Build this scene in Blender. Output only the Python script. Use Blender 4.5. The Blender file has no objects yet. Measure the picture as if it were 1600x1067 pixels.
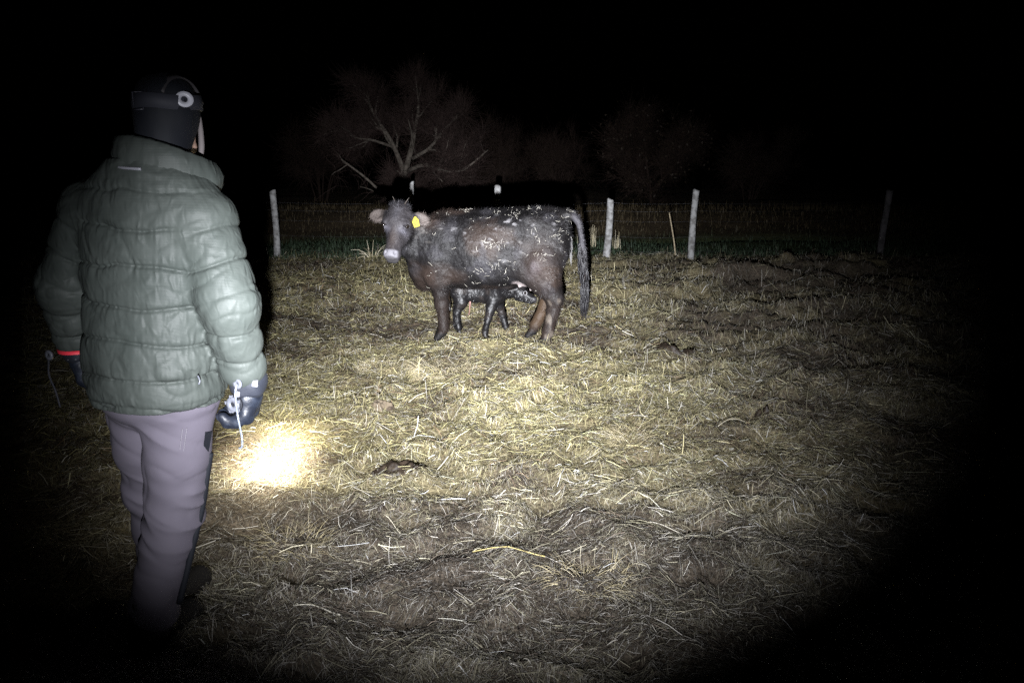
import bpy, math
import numpy as np
from mathutils import Vector, Matrix

rng = np.random.default_rng(7)
R_ = math.radians
S = bpy.context.scene
C = S.collection

# ------------------------------------------------------------------ camera
cam_d = bpy.data.cameras.new('camera')
cam_d.sensor_width = 36.0
cam_d.lens = 27.0
cam_d.clip_start = 0.05
cam_d.clip_end = 2000.0
cam = bpy.data.objects.new('camera', cam_d)
cam.location = (0, 0, 1.6)
cam.rotation_euler = (R_(90 - 13.05), 0, 0)
C.objects.link(cam)
S.camera = cam

# ------------------------------------------------------------------ night sky
W = bpy.data.worlds.new('World')
S.world = W
W.use_nodes = True
wn = W.node_tree
bg = wn.nodes['Background']
sky = wn.nodes.new('ShaderNodeTexSky')
sky.sky_type = 'NISHITA'
sky.sun_disc = False
sky.sun_elevation = R_(2)
sky.sun_rotation = R_(200)
wn.links.new(sky.outputs['Color'], bg.inputs['Color'])
bg.inputs['Strength'].default_value = 0.00002

# ------------------------------------------------------------------ lamps
def spot(name, loc, target, energy, color, half_deg, radius, k, soft, asp, hot=0.0, hot_r=0.05, rim=None):
    """A torch: a spot lamp whose reflector gives a bright core that fades outwards."""
    d = bpy.data.lights.new(name, 'SPOT')
    d.energy = energy
    d.color = color
    d.spot_size = R_(half_deg * 2)
    d.spot_blend = 0.6
    d.shadow_soft_size = radius
    d.use_nodes = True
    nt = d.node_tree
    em = nt.nodes['Emission']
    tc = nt.nodes.new('ShaderNodeTexCoord')
    sp = nt.nodes.new('ShaderNodeSeparateXYZ')
    nt.links.new(tc.outputs['Normal'], sp.inputs[0])
    def m(op, a, b=None):
        n = nt.nodes.new('ShaderNodeMath'); n.operation = op
        for i, v in enumerate((a, b)):
            if v is None: continue
            if isinstance(v, (int, float)): n.inputs[i].default_value = v
            else: nt.links.new(v, n.inputs[i])
        return n.outputs[0]
    z = m('ABSOLUTE', sp.outputs[2])
    z = m('MAXIMUM', z, 0.02)
    u = m('DIVIDE', m('DIVIDE', sp.outputs[0], z), asp[0])
    vr = m('DIVIDE', sp.outputs[1], z)
    # upper and lower half of the beam differ a little
    vu = m('DIVIDE', m('MAXIMUM', vr, 0.0), asp[1])
    vd = m('DIVIDE', m('MINIMUM', vr, 0.0), asp[2])
    v = m('ADD', vu, vd)
    r2 = m('ADD', m('MULTIPLY', u, u), m('MULTIPLY', v, v))
    r = m('SQRT', r2)
    e = m('DIVIDE', m('MULTIPLY', r2, -k), m('ADD', r, soft))
    s = m('EXPONENT', e)
    if hot:
        s = m('ADD', s, m('MULTIPLY', m('EXPONENT', m('MULTIPLY', r2, -1.0 / (hot_r * hot_r))), hot))
    if rim:      # the bezel of the torch cuts the beam off softly
        dv, r0, r1 = rim
        ur = m('DIVIDE', sp.outputs[0], z); vv = m('SUBTRACT', vr, dv); vv = m('ADD', m('MAXIMUM', vv, 0.0), m('MULTIPLY', m('MINIMUM', vv, 0.0), 1.66))
        rr = m('SQRT', m('ADD', m('MULTIPLY', ur, ur), m('MULTIPLY', vv, vv)))
        mr = nt.nodes.new('ShaderNodeMapRange'); mr.interpolation_type = 'SMOOTHSTEP'
        nt.links.new(rr, mr.inputs[0]); mr.inputs[1].default_value = r0; mr.inputs[2].default_value = r1; mr.inputs[3].default_value = 1.0; mr.inputs[4].default_value = 0.0
        s = m('MULTIPLY', s, mr.outputs[0])
    nt.links.new(s, em.inputs['Strength'])
    o = bpy.data.objects.new(name, d)
    o.location = loc
    o.rotation_euler = (Vector(target) - Vector(loc)).to_track_quat('-Z', 'Y').to_euler()
    C.objects.link(o)
    return o

# the torch of whoever takes the picture, carried at chest height left of the lens
spot('photographer_torch_beam', (-0.05, -0.02, 1.30), (-0.20, 13.0, 0.62), 17500.0, (0.93, 0.95, 1.0), 46, 0.02, 11.0, 0.12, (1.40, 0.78, 1.28), rim=(-0.165, 0.36, 0.70))

S.view_settings.view_transform = 'Standard'
S.view_settings.look = 'None'
S.view_settings.exposure = 0.0
S.view_settings.gamma = 1.0
S.cycles.max_bounces = 4
S.cycles.diffuse_bounces = 2
S.cycles.glossy_bounces = 2
S.cycles.use_denoising = False
S.cycles.use_light_tree = False
W.cycles.sampling_method = 'NONE'
S.cycles.sample_clamp_indirect = 0.5
S.cycles.caustics_reflective = False
S.cycles.caustics_refractive = False

# ------------------------------------------------------------------ helpers
def hash3(i, j, k, seed):
    n = (i.astype(np.int64) * 374761393 + j.astype(np.int64) * 668265263 + k.astype(np.int64) * 2147483647 + seed * 1274126177) & 0xFFFFFFFF
    n = ((n ^ (n >> 13)) * 1274126177) & 0xFFFFFFFF
    n = (n ^ (n >> 16)) & 0xFFFFFF
    return n.astype(np.float32) / np.float32(0xFFFFFF)

def noise3(x, y, z, seed=0):
    x, y, z = np.broadcast_arrays(np.asarray(x, np.float32), np.asarray(y, np.float32), np.asarray(z, np.float32))
    xi, yi, zi = np.floor(x), np.floor(y), np.floor(z)
    fx, fy, fz = x - xi, y - yi, z - zi
    fx = fx * fx * (3 - 2 * fx); fy = fy * fy * (3 - 2 * fy); fz = fz * fz * (3 - 2 * fz)
    xi = xi.astype(np.int64); yi = yi.astype(np.int64); zi = zi.astype(np.int64)
    r = 0
    for a in (0, 1):
        for b in (0, 1):
            for c in (0, 1):
                r = r + hash3(xi + a, yi + b, zi + c, seed) * (fx if a else 1 - fx) * (fy if b else 1 - fy) * (fz if c else 1 - fz)
    return r * 2 - 1

def noise2(x, y, seed=0):
    x, y = np.broadcast_arrays(np.asarray(x, np.float32), np.asarray(y, np.float32))
    xi, yi = np.floor(x), np.floor(y)
    fx, fy = x - xi, y - yi
    fx = fx * fx * (3 - 2 * fx); fy = fy * fy * (3 - 2 * fy)
    xi = xi.astype(np.int64); yi = yi.astype(np.int64); zi = np.zeros_like(xi)
    h = lambda a, b: hash3(xi + a, yi + b, zi, seed)
    return (h(0, 0) * (1 - fx) * (1 - fy) + h(1, 0) * fx * (1 - fy) + h(0, 1) * (1 - fx) * fy + h(1, 1) * fx * fy) * 2 - 1

def sstep(a, b, x):
    t = np.clip((x - a) / (b - a), 0, 1)
    return t * t * (3 - 2 * t)

def nrm(v):
    return v / np.maximum(np.linalg.norm(v, axis=-1, keepdims=True), 1e-9)

def mesh(name, V, F, mat=None, parent=None, smooth=True, tint=None, attrs=None):
    """V (n,3), F (m,k) of one face size -> ONE linked mesh object."""
    V = np.ascontiguousarray(V, np.float32).reshape(-1, 3)
    F = np.ascontiguousarray(F, np.int32)
    me = bpy.data.meshes.new(name)
    me.vertices.add(len(V)); me.vertices.foreach_set('co', V.ravel())
    me.loops.add(F.size); me.loops.foreach_set('vertex_index', F.ravel())
    me.polygons.add(len(F)); me.polygons.foreach_set('loop_start', np.arange(0, F.size, F.shape[1], dtype=np.int32))
    me.polygons.foreach_set('use_smooth', np.full(len(F), smooth, dtype=bool))
    if tint is not None:
        a = me.attributes.new('tint', 'FLOAT_COLOR', 'POINT')
        t = np.ones((len(V), 4), np.float32); t[:, :3] = tint
        a.data.foreach_set('color', t.ravel())
    me.update(calc_edges=True)
    if mat: me.materials.append(mat)
    o = bpy.data.objects.new(name, me)
    C.objects.link(o)
    if parent: o.parent = parent
    return o

def tag(o, label, cat, group=None, kind=None):
    o['label'] = label
    if cat: o['category'] = cat
    if group: o['group'] = group
    if kind: o['kind'] = kind
    return o

def thing(name, label, cat, loc=(0, 0, 0), rz=0.0, group=None):
    o = bpy.data.objects.new(name, None)
    o.empty_display_size = 0.1
    C.objects.link(o)
    o.location = loc; o.rotation_euler = (0, 0, rz)
    return tag(o, label, cat, group)

def tubes(P, Rd, n=6, cap=True):
    """P (N,K,3) polylines, Rd (N,K) radii -> V, F (quads)."""
    P = np.asarray(P, np.float32); Rd = np.asarray(Rd, np.float32)
    N, K, _ = P.shape
    T = nrm(np.gradient(P, axis=1))
    ref = np.where(np.abs(T[:, :1, 2:3]) > 0.9, np.array([1., 0, 0], np.float32), np.array([0, 0, 1.], np.float32))
    A = nrm(np.cross(T, np.broadcast_to(ref, T.shape))); B = np.cross(T, A)
    an = np.arange(n) / n * 2 * math.pi
    V = P[:, :, None] + Rd[:, :, None, None] * (A[:, :, None] * np.cos(an)[None, None, :, None] + B[:, :, None] * np.sin(an)[None, None, :, None])
    i = np.arange(N)[:, None, None] * K * n
    k = np.arange(K - 1)[None, :, None] * n
    j = np.arange(n)[None, None, :]; j2 = (j + 1) % n
    F = np.stack([i + k + j2, i + k + j, i + k + n + j, i + k + n + j2], -1).reshape(-1, 4)
    V = V.reshape(-1, 3)
    if cap and n % 2 == 0:
        caps = []
        for kk, rev in ((0, False), (K - 1, True)):
            base = (np.arange(N) * K * n + kk * n)[:, None]
            for q in range(n // 2 - 1):
                f = np.concatenate([base + 0, base + 2 * q + 1, base + 2 * q + 2, base + (2 * q + 3) % n], 1)
                caps.append(f[:, ::-1] if rev else f)
        F = np.concatenate([F] + caps)
    return V, F

def ribbons(P, Wd, side):
    """P (N,K,3), Wd (N,K), side (N,3) -> flat blades of quads."""
    N, K, _ = P.shape
    off = side[:, None] * Wd[..., None] * 0.5
    V = np.stack([P - off, P + off], 2).reshape(-1, 3)
    i = np.arange(N)[:, None] * K * 2; k = np.arange(K - 1)[None] * 2
    F = np.stack([i + k, i + k + 1, i + k + 3, i + k + 2], -1).reshape(-1, 4)
    return V, F

def spline(pts, n):
    """Catmull-Rom through pts -> (n,3)."""
    p = np.asarray(pts, np.float32)
    p = np.vstack([2 * p[0] - p[1], p, 2 * p[-1] - p[-2]])
    m = len(p) - 3
    t = np.linspace(0, m - 1e-5, n); i = t.astype(int); f = (t - i)[:, None]
    a, b, c, d = p[i], p[i + 1], p[i + 2], p[i + 3]
    return 0.5 * (2 * b + (c - a) * f + (2 * a - 5 * b + 4 * c - d) * f ** 2 + (3 * b - a - 3 * c + d) * f ** 3)

def tube1(name, pts, r, mat, parent=None, n=8, seg=None, tint=None):
    P = spline(pts, seg or (len(pts) * 5))[None]
    rr = np.interp(np.linspace(0, 1, P.shape[1]), np.linspace(0, 1, len(r)), r)[None] if hasattr(r, '__len__') else np.full(P.shape[:2], r)
    V, F = tubes(P, rr, n)
    return mesh(name, V, F, mat, parent)

# ---- implicit surfaces: bodies and clothes are grown as one continuous skin
class Field:
    def __init__(s, lo, hi, h):
        s.lo = np.array(lo, np.float32); s.h = h
        s.n = [int(math.ceil((b - a) / h)) + 1 for a, b in zip(lo, hi)]
        s.ax = [(s.lo[i] + np.arange(s.n[i]) * h).astype(np.float32) for i in range(3)]
        s.D = np.full(s.n, 0.5, np.float32)
    def _sub(s, lo, hi):
        sl = []
        for i in range(3):
            a = int(np.clip(math.floor((lo[i] - s.lo[i]) / s.h), 0, s.n[i])); b = int(np.clip(math.ceil((hi[i] - s.lo[i]) / s.h) + 1, 0, s.n[i]))
            sl.append(slice(a, max(b, a)))
        g = [s.ax[0][sl[0]][:, None, None], s.ax[1][sl[1]][None, :, None], s.ax[2][sl[2]][None, None, :]]
        return tuple(sl), g
    def put(s, lo, hi, fn, k=0.0, sub=False):
        m = max(k, 0.03) + 2 * s.h
        sl, (x, y, z) = s._sub([a - m for a in lo], [a + m for a in hi])
        d = fn(x, y, z); a = s.D[sl]
        if a.size == 0: return
        if sub:
            b = -d
            if k: hh = np.maximum(k - np.abs(a - b), 0) / k; s.D[sl] = np.maximum(a, b) + hh * hh * k * 0.25
            else: s.D[sl] = np.maximum(a, b)
        else:
            if k: hh = np.maximum(k - np.abs(a - d), 0) / k; s.D[sl] = np.minimum(a, d) - hh * hh * k * 0.25
            else: s.D[sl] = np.minimum(a, d)
    def cone(s, a, b, ra, rb, k=0.03, sub=False, disp=None):
        a = np.array(a, float); b = np.array(b, float); ab = b - a; L2 = float(ab @ ab) + 1e-9
        rm = max(ra, rb)
        def fn(x, y, z):
            t = np.clip(((x - a[0]) * ab[0] + (y - a[1]) * ab[1] + (z - a[2]) * ab[2]) / L2, 0, 1)
            d = np.sqrt((x - a[0] - t * ab[0]) ** 2 + (y - a[1] - t * ab[1]) ** 2 + (z - a[2] - t * ab[2]) ** 2) - (ra + (rb - ra) * t)
            return d - disp(x, y, z, t) if disp else d
        s.put(np.minimum(a, b) - rm, np.maximum(a, b) + rm, fn, k, sub)
    def chain(s, pts, rs, k=0.03, k_in=0.02):
        for i in range(len(pts) - 1): s.cone(pts[i], pts[i + 1], rs[i], rs[i + 1], k if i == 0 else k_in)
    def ell(s, c, r, k=0.03, M=None, sub=False):
        """M: 3x3 rows = the axes of the ellipsoid."""
        c = np.array(c, float); r = np.array(r, float); rm = r.max()
        M = np.eye(3) if M is None else np.asarray(M, float)
        def fn(x, y, z):
            px, py, pz = x - c[0], y - c[1], z - c[2]
            q = [(px * M[i, 0] + py * M[i, 1] + pz * M[i, 2]) for i in range(3)]
            k0 = np.sqrt((q[0] / r[0]) ** 2 + (q[1] / r[1]) ** 2 + (q[2] / r[2]) ** 2)
            k1 = np.sqrt((q[0] / r[0] ** 2) ** 2 + (q[1] / r[1] ** 2) ** 2 + (q[2] / r[2] ** 2) ** 2) + 1e-6
            return k0 * (k0 - 1) / k1
        s.put(c - rm, c + rm, fn, k, sub)
    def surface(s):
        D = s.D; I = D < 0
        cnt = np.zeros([n - 1 for n in s.n], np.int8)
        for a in (0, 1):
            for b in (0, 1):
                for c in (0, 1):
                    cnt += I[a:s.n[0] - 1 + a, b:s.n[1] - 1 + b, c:s.n[2] - 1 + c]
        act = (cnt > 0) & (cnt < 8)
        idx = np.argwhere(act)
        vid = np.full(act.shape, -1, np.int32); vid[act] = np.arange(len(idx))
        acc = np.zeros((len(idx), 3), np.float32); num = np.zeros((len(idx), 1), np.float32)
        val = {}
        cor = [(a, b, c) for a in (0, 1) for b in (0, 1) for c in (0, 1)]
        for o in cor: val[o] = D[idx[:, 0] + o[0], idx[:, 1] + o[1], idx[:, 2] + o[2]]
        for o in cor:
            for ax in range(3):
                if o[ax]: continue
                p = list(o); p[ax] = 1; p = tuple(p)
                va, vb = val[o], val[p]; msk = (va < 0) != (vb < 0)
                t = np.where(msk, va / np.where(msk, va - vb, 1), 0)
                pos = np.tile(np.array(o, np.float32), (len(idx), 1)); pos[:, ax] += t
                acc += pos * msk[:, None]; num += msk[:, None]
        V = s.lo + (idx + acc / np.maximum(num, 1)) * s.h
        Fs = []
        for ax in range(3):
            u, v = [(1, 2), (2, 0), (0, 1)][ax]
            sa = [slice(None)] * 3; sb = [slice(None)] * 3
            sa[ax] = slice(0, s.n[ax] - 1); sb[ax] = slice(1, s.n[ax])
            for q in (u, v): sa[q] = slice(1, s.n[q] - 1); sb[q] = slice(1, s.n[q] - 1)
            A = I[tuple(sa)]; e = np.argwhere(A != I[tuple(sb)])
            ins = A[e[:, 0], e[:, 1], e[:, 2]]
            e[:, u] += 1; e[:, v] += 1
            def cell(du, dv):
                g = e.copy(); g[:, u] += du; g[:, v] += dv
                return vid[g[:, 0], g[:, 1], g[:, 2]]
            q = np.stack([cell(-1, -1), cell(0, -1), cell(0, 0), cell(-1, 0)], 1)
            q[~ins] = q[~ins][:, ::-1]
            Fs.append(q)
        return V.astype(np.float32), np.concatenate(Fs)

def vnormals(V, F):
    n = np.cross(V[F[:, 2]] - V[F[:, 0]], V[F[:, 3]] - V[F[:, 1]])
    N = np.zeros_like(V)
    for i in range(4): np.add.at(N, F[:, i], n)
    return nrm(N)

# ---- materials
def material(name, base=(0.5, 0.5, 0.5), rough=0.8, metal=0.0, tint=False, noise=None, bump=None, spec=0.5, sheen=0.0, emit=None, coat=0.0, wave=None, ridge=None):
    """noise=(scale, colour2, lo, hi); bump=(scale, strength, distance)"""
    m = bpy.data.materials.new(name); m.use_nodes = True
    nt = m.node_tree; b = nt.nodes['Principled BSDF']
    b.inputs['Base Color'].default_value = (*base, 1)
    b.inputs['Roughness'].default_value = rough
    b.inputs['Metallic'].default_value = metal
    b.inputs['Specular IOR Level'].default_value = spec
    if sheen: b.inputs['Sheen Weight'].default_value = sheen
    if coat: b.inputs['Coat Weight'].default_value = coat; b.inputs['Coat Roughness'].default_value = 0.25
    src = None
    tc = nt.nodes.new('ShaderNodeTexCoord')
    if tint:
        a = nt.nodes.new('ShaderNodeAttribute'); a.attribute_name = 'tint'; src = a.outputs['Color']
    if noise:
        sc, c2, lo, hi = noise
        n = nt.nodes.new('ShaderNodeTexNoise'); n.inputs['Scale'].default_value = sc; n.inputs['Detail'].default_value = 6
        nt.links.new(tc.outputs['Object'], n.inputs['Vector'])
        mr = nt.nodes.new('ShaderNodeMapRange'); mr.inputs[1].default_value = lo; mr.inputs[2].default_value = hi
        nt.links.new(n.outputs['Fac'], mr.inputs[0])
        mx = nt.nodes.new('ShaderNodeMix'); mx.data_type = 'RGBA'
        if tint:
            mx.blend_type = 'MULTIPLY'; nt.links.new(src, mx.inputs[6])
        else: mx.inputs[6].default_value = (*base, 1)
        mx.inputs[7].default_value = (*c2, 1)
        nt.links.new(mr.outputs[0], mx.inputs[0]); src = mx.outputs[2]
    if src: nt.links.new(src, b.inputs['Base Color'])
    h = None
    if bump:
        sc, st, di = bump
        n = nt.nodes.new('ShaderNodeTexNoise'); n.inputs['Scale'].default_value = sc; n.inputs['Detail'].default_value = 5
        nt.links.new(tc.outputs['Object'], n.inputs['Vector'])
        bp = nt.nodes.new('ShaderNodeBump'); bp.inputs['Strength'].default_value = st; bp.inputs['Distance'].default_value = di
        nt.links.new(n.outputs['Fac'], bp.inputs['Height']); h = bp.outputs[0]
    for rg_ in (ridge or ()):
        sc, st, di, stretch = rg_
        mp = nt.nodes.new('ShaderNodeMapping'); mp.inputs['Scale'].default_value = stretch; mp.inputs['Rotation'].default_value = (0.2, 0.35, 0.3)
        nt.links.new(tc.outputs['Object'], mp.inputs['Vector'])
        n = nt.nodes.new('ShaderNodeTexNoise'); n.noise_type = 'RIDGED_MULTIFRACTAL'; n.inputs['Scale'].default_value = sc; n.inputs['Detail'].default_value = 3; n.inputs['Distortion'].default_value = 0.4
        nt.links.new(mp.outputs[0], n.inputs['Vector'])
        bp = nt.nodes.new('ShaderNodeBump'); bp.inputs['Strength'].default_value = st; bp.inputs['Distance'].default_value = di
        nt.links.new(n.outputs['Fac'], bp.inputs['Height'])
        if h: nt.links.new(h, bp.inputs['Normal'])
        h = bp.outputs[0]
    if wave:
        sc, st, di, axis = wave
        w = nt.nodes.new('ShaderNodeTexWave'); w.bands_direction = axis; w.inputs['Scale'].default_value = sc; w.inputs['Distortion'].default_value = 1.5
        nt.links.new(tc.outputs['Object'], w.inputs['Vector'])
        bp = nt.nodes.new('ShaderNodeBump'); bp.inputs['Strength'].default_value = st; bp.inputs['Distance'].default_value = di
        nt.links.new(w.outputs['Fac'], bp.inputs['Height'])
        if h: nt.links.new(h, bp.inputs['Normal'])
        h = bp.outputs[0]
    if h: nt.links.new(h, b.inputs['Normal'])
    if emit:
        b.inputs['Emission Color'].default_value = (*emit[0], 1); b.inputs['Emission Strength'].default_value = emit[1]; m.cycles.emission_sampling = 'NONE'
    return m

M_straw = material('straw', rough=0.5, tint=True, spec=0.45)
M_grass = material('grass', rough=0.6, tint=True, spec=0.3)
M_bark = material('bark', (0.20, 0.17, 0.14), 0.9, noise=(9, (0.09, 0.075, 0.06), 0.4, 0.65), bump=(30, 0.6, 0.02))
M_twig = material('twig', (0.062, 0.042, 0.037), 0.9, spec=0.2)
M_twig2 = material('reddish_twig', (0.028, 0.018, 0.014), 0.9, spec=0.2)
M_dung = material('dung', (0.022, 0.015, 0.010), 0.55, noise=(30, (0.05, 0.034, 0.022), 0.5, 0.7), bump=(40, 0.8, 0.01))

# ------------------------------------------------------------------ ground
def prints(x, y):
    """hoof prints trodden into the yard, 0..1"""
    out = 0
    for sc, sd, keep, rad in ((2.6, 51, 0.55, 0.075), (4.2, 52, 0.75, 0.05)):
        ix, iy = np.floor(x * sc), np.floor(y * sc)
        for a in (-1, 0, 1):
            for b in (-1, 0, 1):
                cx, cy = (ix + a).astype(np.int64), (iy + b).astype(np.int64); z0 = np.zeros_like(cx)
                px = (cx + hash3(cx, cy, z0, sd)) / sc; py = (cy + hash3(cx, cy, z0 + 1, sd)) / sc
                on = hash3(cx, cy, z0 + 2, sd) > keep
                out = out + on * np.exp(-(((x - px) / (rad * 1.3)) ** 2 + ((y - py) / rad) ** 2) ** 1.5)
    return np.clip(out, 0, 1)
def gh(x, y):
    """height of the ground"""
    x = np.asarray(x, np.float32); y = np.asarray(y, np.float32)
    wx = x + 0.25 * noise2(x * 1.7, y * 1.7, 5)
    wy = y + 0.25 * noise2(x * 1.7 + 40, y * 1.7, 6)
    yard = 1 - sstep(12.6, 13.6, y)
    rough = 0.55 + 0.75 * sstep(0.3, 2.5, x) * sstep(4.0, 8.0, y) + 0.25 * sstep(7.6, 10, y)
    a = 0.030 * noise2(wx * 0.9, wy * 0.9, 1)
    b = 0.042 * noise2(wx * 2.3, wy * 2.6, 2) * rough
    r = 1 - np.abs(noise2(wx * 3.6, wy * 4.6, 3))
    c = 0.085 * (r * r * r - 0.3) * rough
    f = 0.016 * noise2(x * 10, y * 10, 4)
    hum = 0.22 * np.maximum(noise2(wx * 1.9 + 9, wy * 2.4 + 3, 8) - 0.25, 0) * sstep(0.5, 2.0, x) * sstep(7.0, 8.5, y)
    near = a + b + c + f + hum - 0.045 * prints(x, y)
    far = 0.10 * noise2(x * 0.35, y * 0.35, 9) + 0.05 * noise2(wx * 1.4, wy * 1.4, 10)
    ditch = -0.28 * np.exp(-((y - 16.6 - 0.3 * noise2(x * 0.3, x * 0 + 4, 11)) / 0.45) ** 2)
    bank = 0.35 * sstep(17.2, 21.0, y)
    return near * yard + (far * 0.7 + ditch + bank) * (1 - yard)

def graded(edges):
    out = [np.array([edges[0][0]])]
    for a, b, st in edges: out.append(np.linspace(a, b, max(2, int(round((b - a) / st)) + 1))[1:])
    return np.concatenate(out)
gx = graded([(-600, -120, 120), (-120, -30, 15), (-30, -10, 2.5), (-10, -4.5, 0.25), (-4.5, 6.5, 0.036), (6.5, 10, 0.2), (10, 30, 2.5), (30, 120, 15), (120, 600, 120)])
gy = graded([(-30, -4, 6), (-4, 1.6, 0.4), (1.6, 14.0, 0.036), (14, 24, 0.14), (24, 40, 1.0), (40, 120, 10), (120, 900, 130)])
GX, GY = np.meshgrid(gx, gy, indexing='ij')
GZ = gh(GX, GY)
nx, ny = GX.shape
ii = (np.arange(nx - 1)[:, None] * ny + np.arange(ny - 1)[None]).ravel()
GF = np.stack([ii, ii + ny, ii + ny + 1, ii + 1], 1)

def patch(x, y):
    """0 bare trampled muck .. 1 thick clean straw"""
    n = 0.5 + 0.5 * (0.7 * noise2(x * 0.55 + 3, y * 0.55, 21) + 0.7 * noise2(x * 1.6, y * 1.6, 22) + 0.6 * noise2(x * 4.0, y * 4.0, 23))
    lift = 0.22 * sstep(5.5, 7.5, y) * sstep(4.5, 1.5, x) + 0.20 * np.exp(-(((x + 0.7) / 1.9) ** 2 + ((y - 5.2) / 2.0) ** 2)) - 0.17 * sstep(4.2, 2.6, y) - 0.06 * sstep(0.6, 3.0, x)  # more straw from mid-yard on; its paler tone also makes up for weak light
    return np.clip(n + lift, 0, 1)

m = bpy.data.materials.new('ground'); m.use_nodes = True
nt = m.node_tree; b = nt.nodes['Principled BSDF']; b.inputs['Roughness'].default_value = 0.8; b.inputs['Specular IOR Level'].default_value = 0.3
at = nt.nodes.new('ShaderNodeAttribute'); at.attribute_name = 'tint'
tc = nt.nodes.new('ShaderNodeTexCoord')
n1 = nt.nodes.new('ShaderNodeTexNoise'); n1.inputs['Scale'].default_value = 55; n1.inputs['Detail'].default_value = 7; n1.inputs['Roughness'].default_value = 0.7
nt.links.new(tc.outputs['Object'], n1.inputs['Vector'])
cr = nt.nodes.new('ShaderNodeValToRGB'); cr.color_ramp.elements[0].position = 0.36; cr.color_ramp.elements[0].color = (0.22, 0.20, 0.18, 1); cr.color_ramp.elements[1].position = 0.68; cr.color_ramp.elements[1].color = (1.7, 1.65, 1.5, 1)
nt.links.new(n1.outputs['Fac'], cr.inputs[0])
mx = nt.nodes.new('ShaderNodeMix'); mx.data_type = 'RGBA'; mx.blend_type = 'MULTIPLY'; mx.inputs[0].default_value = 1
nt.links.new(at.outputs['Color'], mx.inputs[6]); nt.links.new(cr.outputs[0], mx.inputs[7])
last = mx.outputs[2]
for rot, sc_, lo_, hi_ in ((0.3, (14, 190, 60), 0.50, 0.66), (1.7, (17, 230, 60), 0.50, 0.68), (2.6, (12, 170, 60), 0.52, 0.70)):   # trodden-in chaff fibres
    rm = nt.nodes.new('ShaderNodeMapping'); rm.inputs['Rotation'].default_value = (0, 0, rot); nt.links.new(tc.outputs['Object'], rm.inputs['Vector'])
    sm = nt.nodes.new('ShaderNodeMapping'); sm.inputs['Scale'].default_value = sc_; nt.links.new(rm.outputs[0], sm.inputs['Vector'])
    fn_ = nt.nodes.new('ShaderNodeTexNoise'); fn_.inputs['Scale'].default_value = 1.0; fn_.inputs['Detail'].default_value = 3; nt.links.new(sm.outputs[0], fn_.inputs['Vector'])
    fr_ = nt.nodes.new('ShaderNodeMapRange'); fr_.inputs[1].default_value = lo_; fr_.inputs[2].default_value = hi_; fr_.inputs[4].default_value = 0.75; nt.links.new(fn_.outputs['Fac'], fr_.inputs[0])
    fm = nt.nodes.new('ShaderNodeMix'); fm.data_type = 'RGBA'; nt.links.new(fr_.outputs[0], fm.inputs[0]); nt.links.new(last, fm.inputs[6])
    dbl = nt.nodes.new('ShaderNodeMix'); dbl.data_type = 'RGBA'; dbl.blend_type = 'MULTIPLY'; dbl.inputs[0].default_value = 1; nt.links.new(at.outputs['Color'], dbl.inputs[6]); dbl.inputs[7].default_value = (2.6, 2.5, 2.3, 1)
    nt.links.new(dbl.outputs[2], fm.inputs[7]); last = fm.outputs[2]
nt.links.new(last, b.inputs['Base Color'])
n2 = nt.nodes.new('ShaderNodeTexNoise'); n2.inputs['Scale'].default_value = 28; n2.inputs['Detail'].default_value = 8
nt.links.new(tc.outputs['Object'], n2.inputs['Vector'])
bp = nt.nodes.new('ShaderNodeBump'); bp.inputs['Strength'].default_value = 0.9; bp.inputs['Distance'].default_value = 0.03
nt.links.new(n2.outputs['Fac'], bp.inputs['Height']); nt.links.new(bp.outputs[0], b.inputs['Normal'])
M_ground = m
pt = patch(GX, GY)[..., None]
yard = (1 - sstep(12.7, 13.5, GY + 0.4 * noise2(GX * 1.5, GY * 1.5, 31)))[..., None]
muck = np.array([0.052, 0.043, 0.034]); chaff = np.array([0.095, 0.082, 0.050]); turf = np.array([0.030, 0.042, 0.018]); bankc = np.array([0.060, 0.045, 0.028])
bk = sstep(16.8, 18.0, GY)[..., None]
tg = (muck + (chaff - muck) * sstep(0.3, 0.75, pt)) * yard + (turf + (bankc - turf) * bk) * (1 - yard)
ground = mesh('ground', np.stack([GX, GY, GZ], -1), GF, M_ground, tint=tg.reshape(-1, 3))
ground['kind'] = 'structure'

# ------------------------------------------------------------------ straw
def straw_points(n, ylo, yhi, pw, xl, xr):
    """positions in the lit part of the yard, denser towards the viewer"""
    u = rng.random(n)
    y = (ylo ** (1 - pw) + u * (yhi ** (1 - pw) - ylo ** (1 - pw))) ** (1 / (1 - pw))
    x = (xl + (xr - xl) * rng.random(n)) * (0.25 + y * 0.78)
    return x, y
PAL = np.array([[0.60, 0.53, 0.29], [0.43, 0.38, 0.20], [0.30, 0.275, 0.135], [0.50, 0.47, 0.41], [0.21, 0.145, 0.09], [0.085, 0.06, 0.042], [0.78, 0.72, 0.58]])
def straw_colors(x, y):
    p = patch(x, y); n = len(x)
    w = np.stack([0.6 * p, 1.2 * p, 1.0 * p, 0.45 + 0.1 * p, 0.65 * (1 - p) + 0.15, 0.75 * (1 - p) ** 1.5 + 0.05, 0.10 + 0.05 * p], 1)
    cw = np.cumsum(w / w.sum(1, keepdims=True), 1)
    i = (rng.random(n)[:, None] > cw).sum(1).clip(0, 6)
    c = PAL[i] * (0.42 + 0.9 * rng.random((n, 1)))
    dirty = 1 - 0.45 * (1 - p)[:, None]
    gr_ = (0.55 * sstep(4.4, 2.8, y) + 0.35 * sstep(0.5, 2.5, x))[:, None].clip(0, 0.7)      # hay greyer towards the viewer and to the right
    c = c * (1 - gr_) + gr_ * c.mean(1, keepdims=True) * np.array([1.06, 1.0, 0.93])
    return c * dirty
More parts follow.
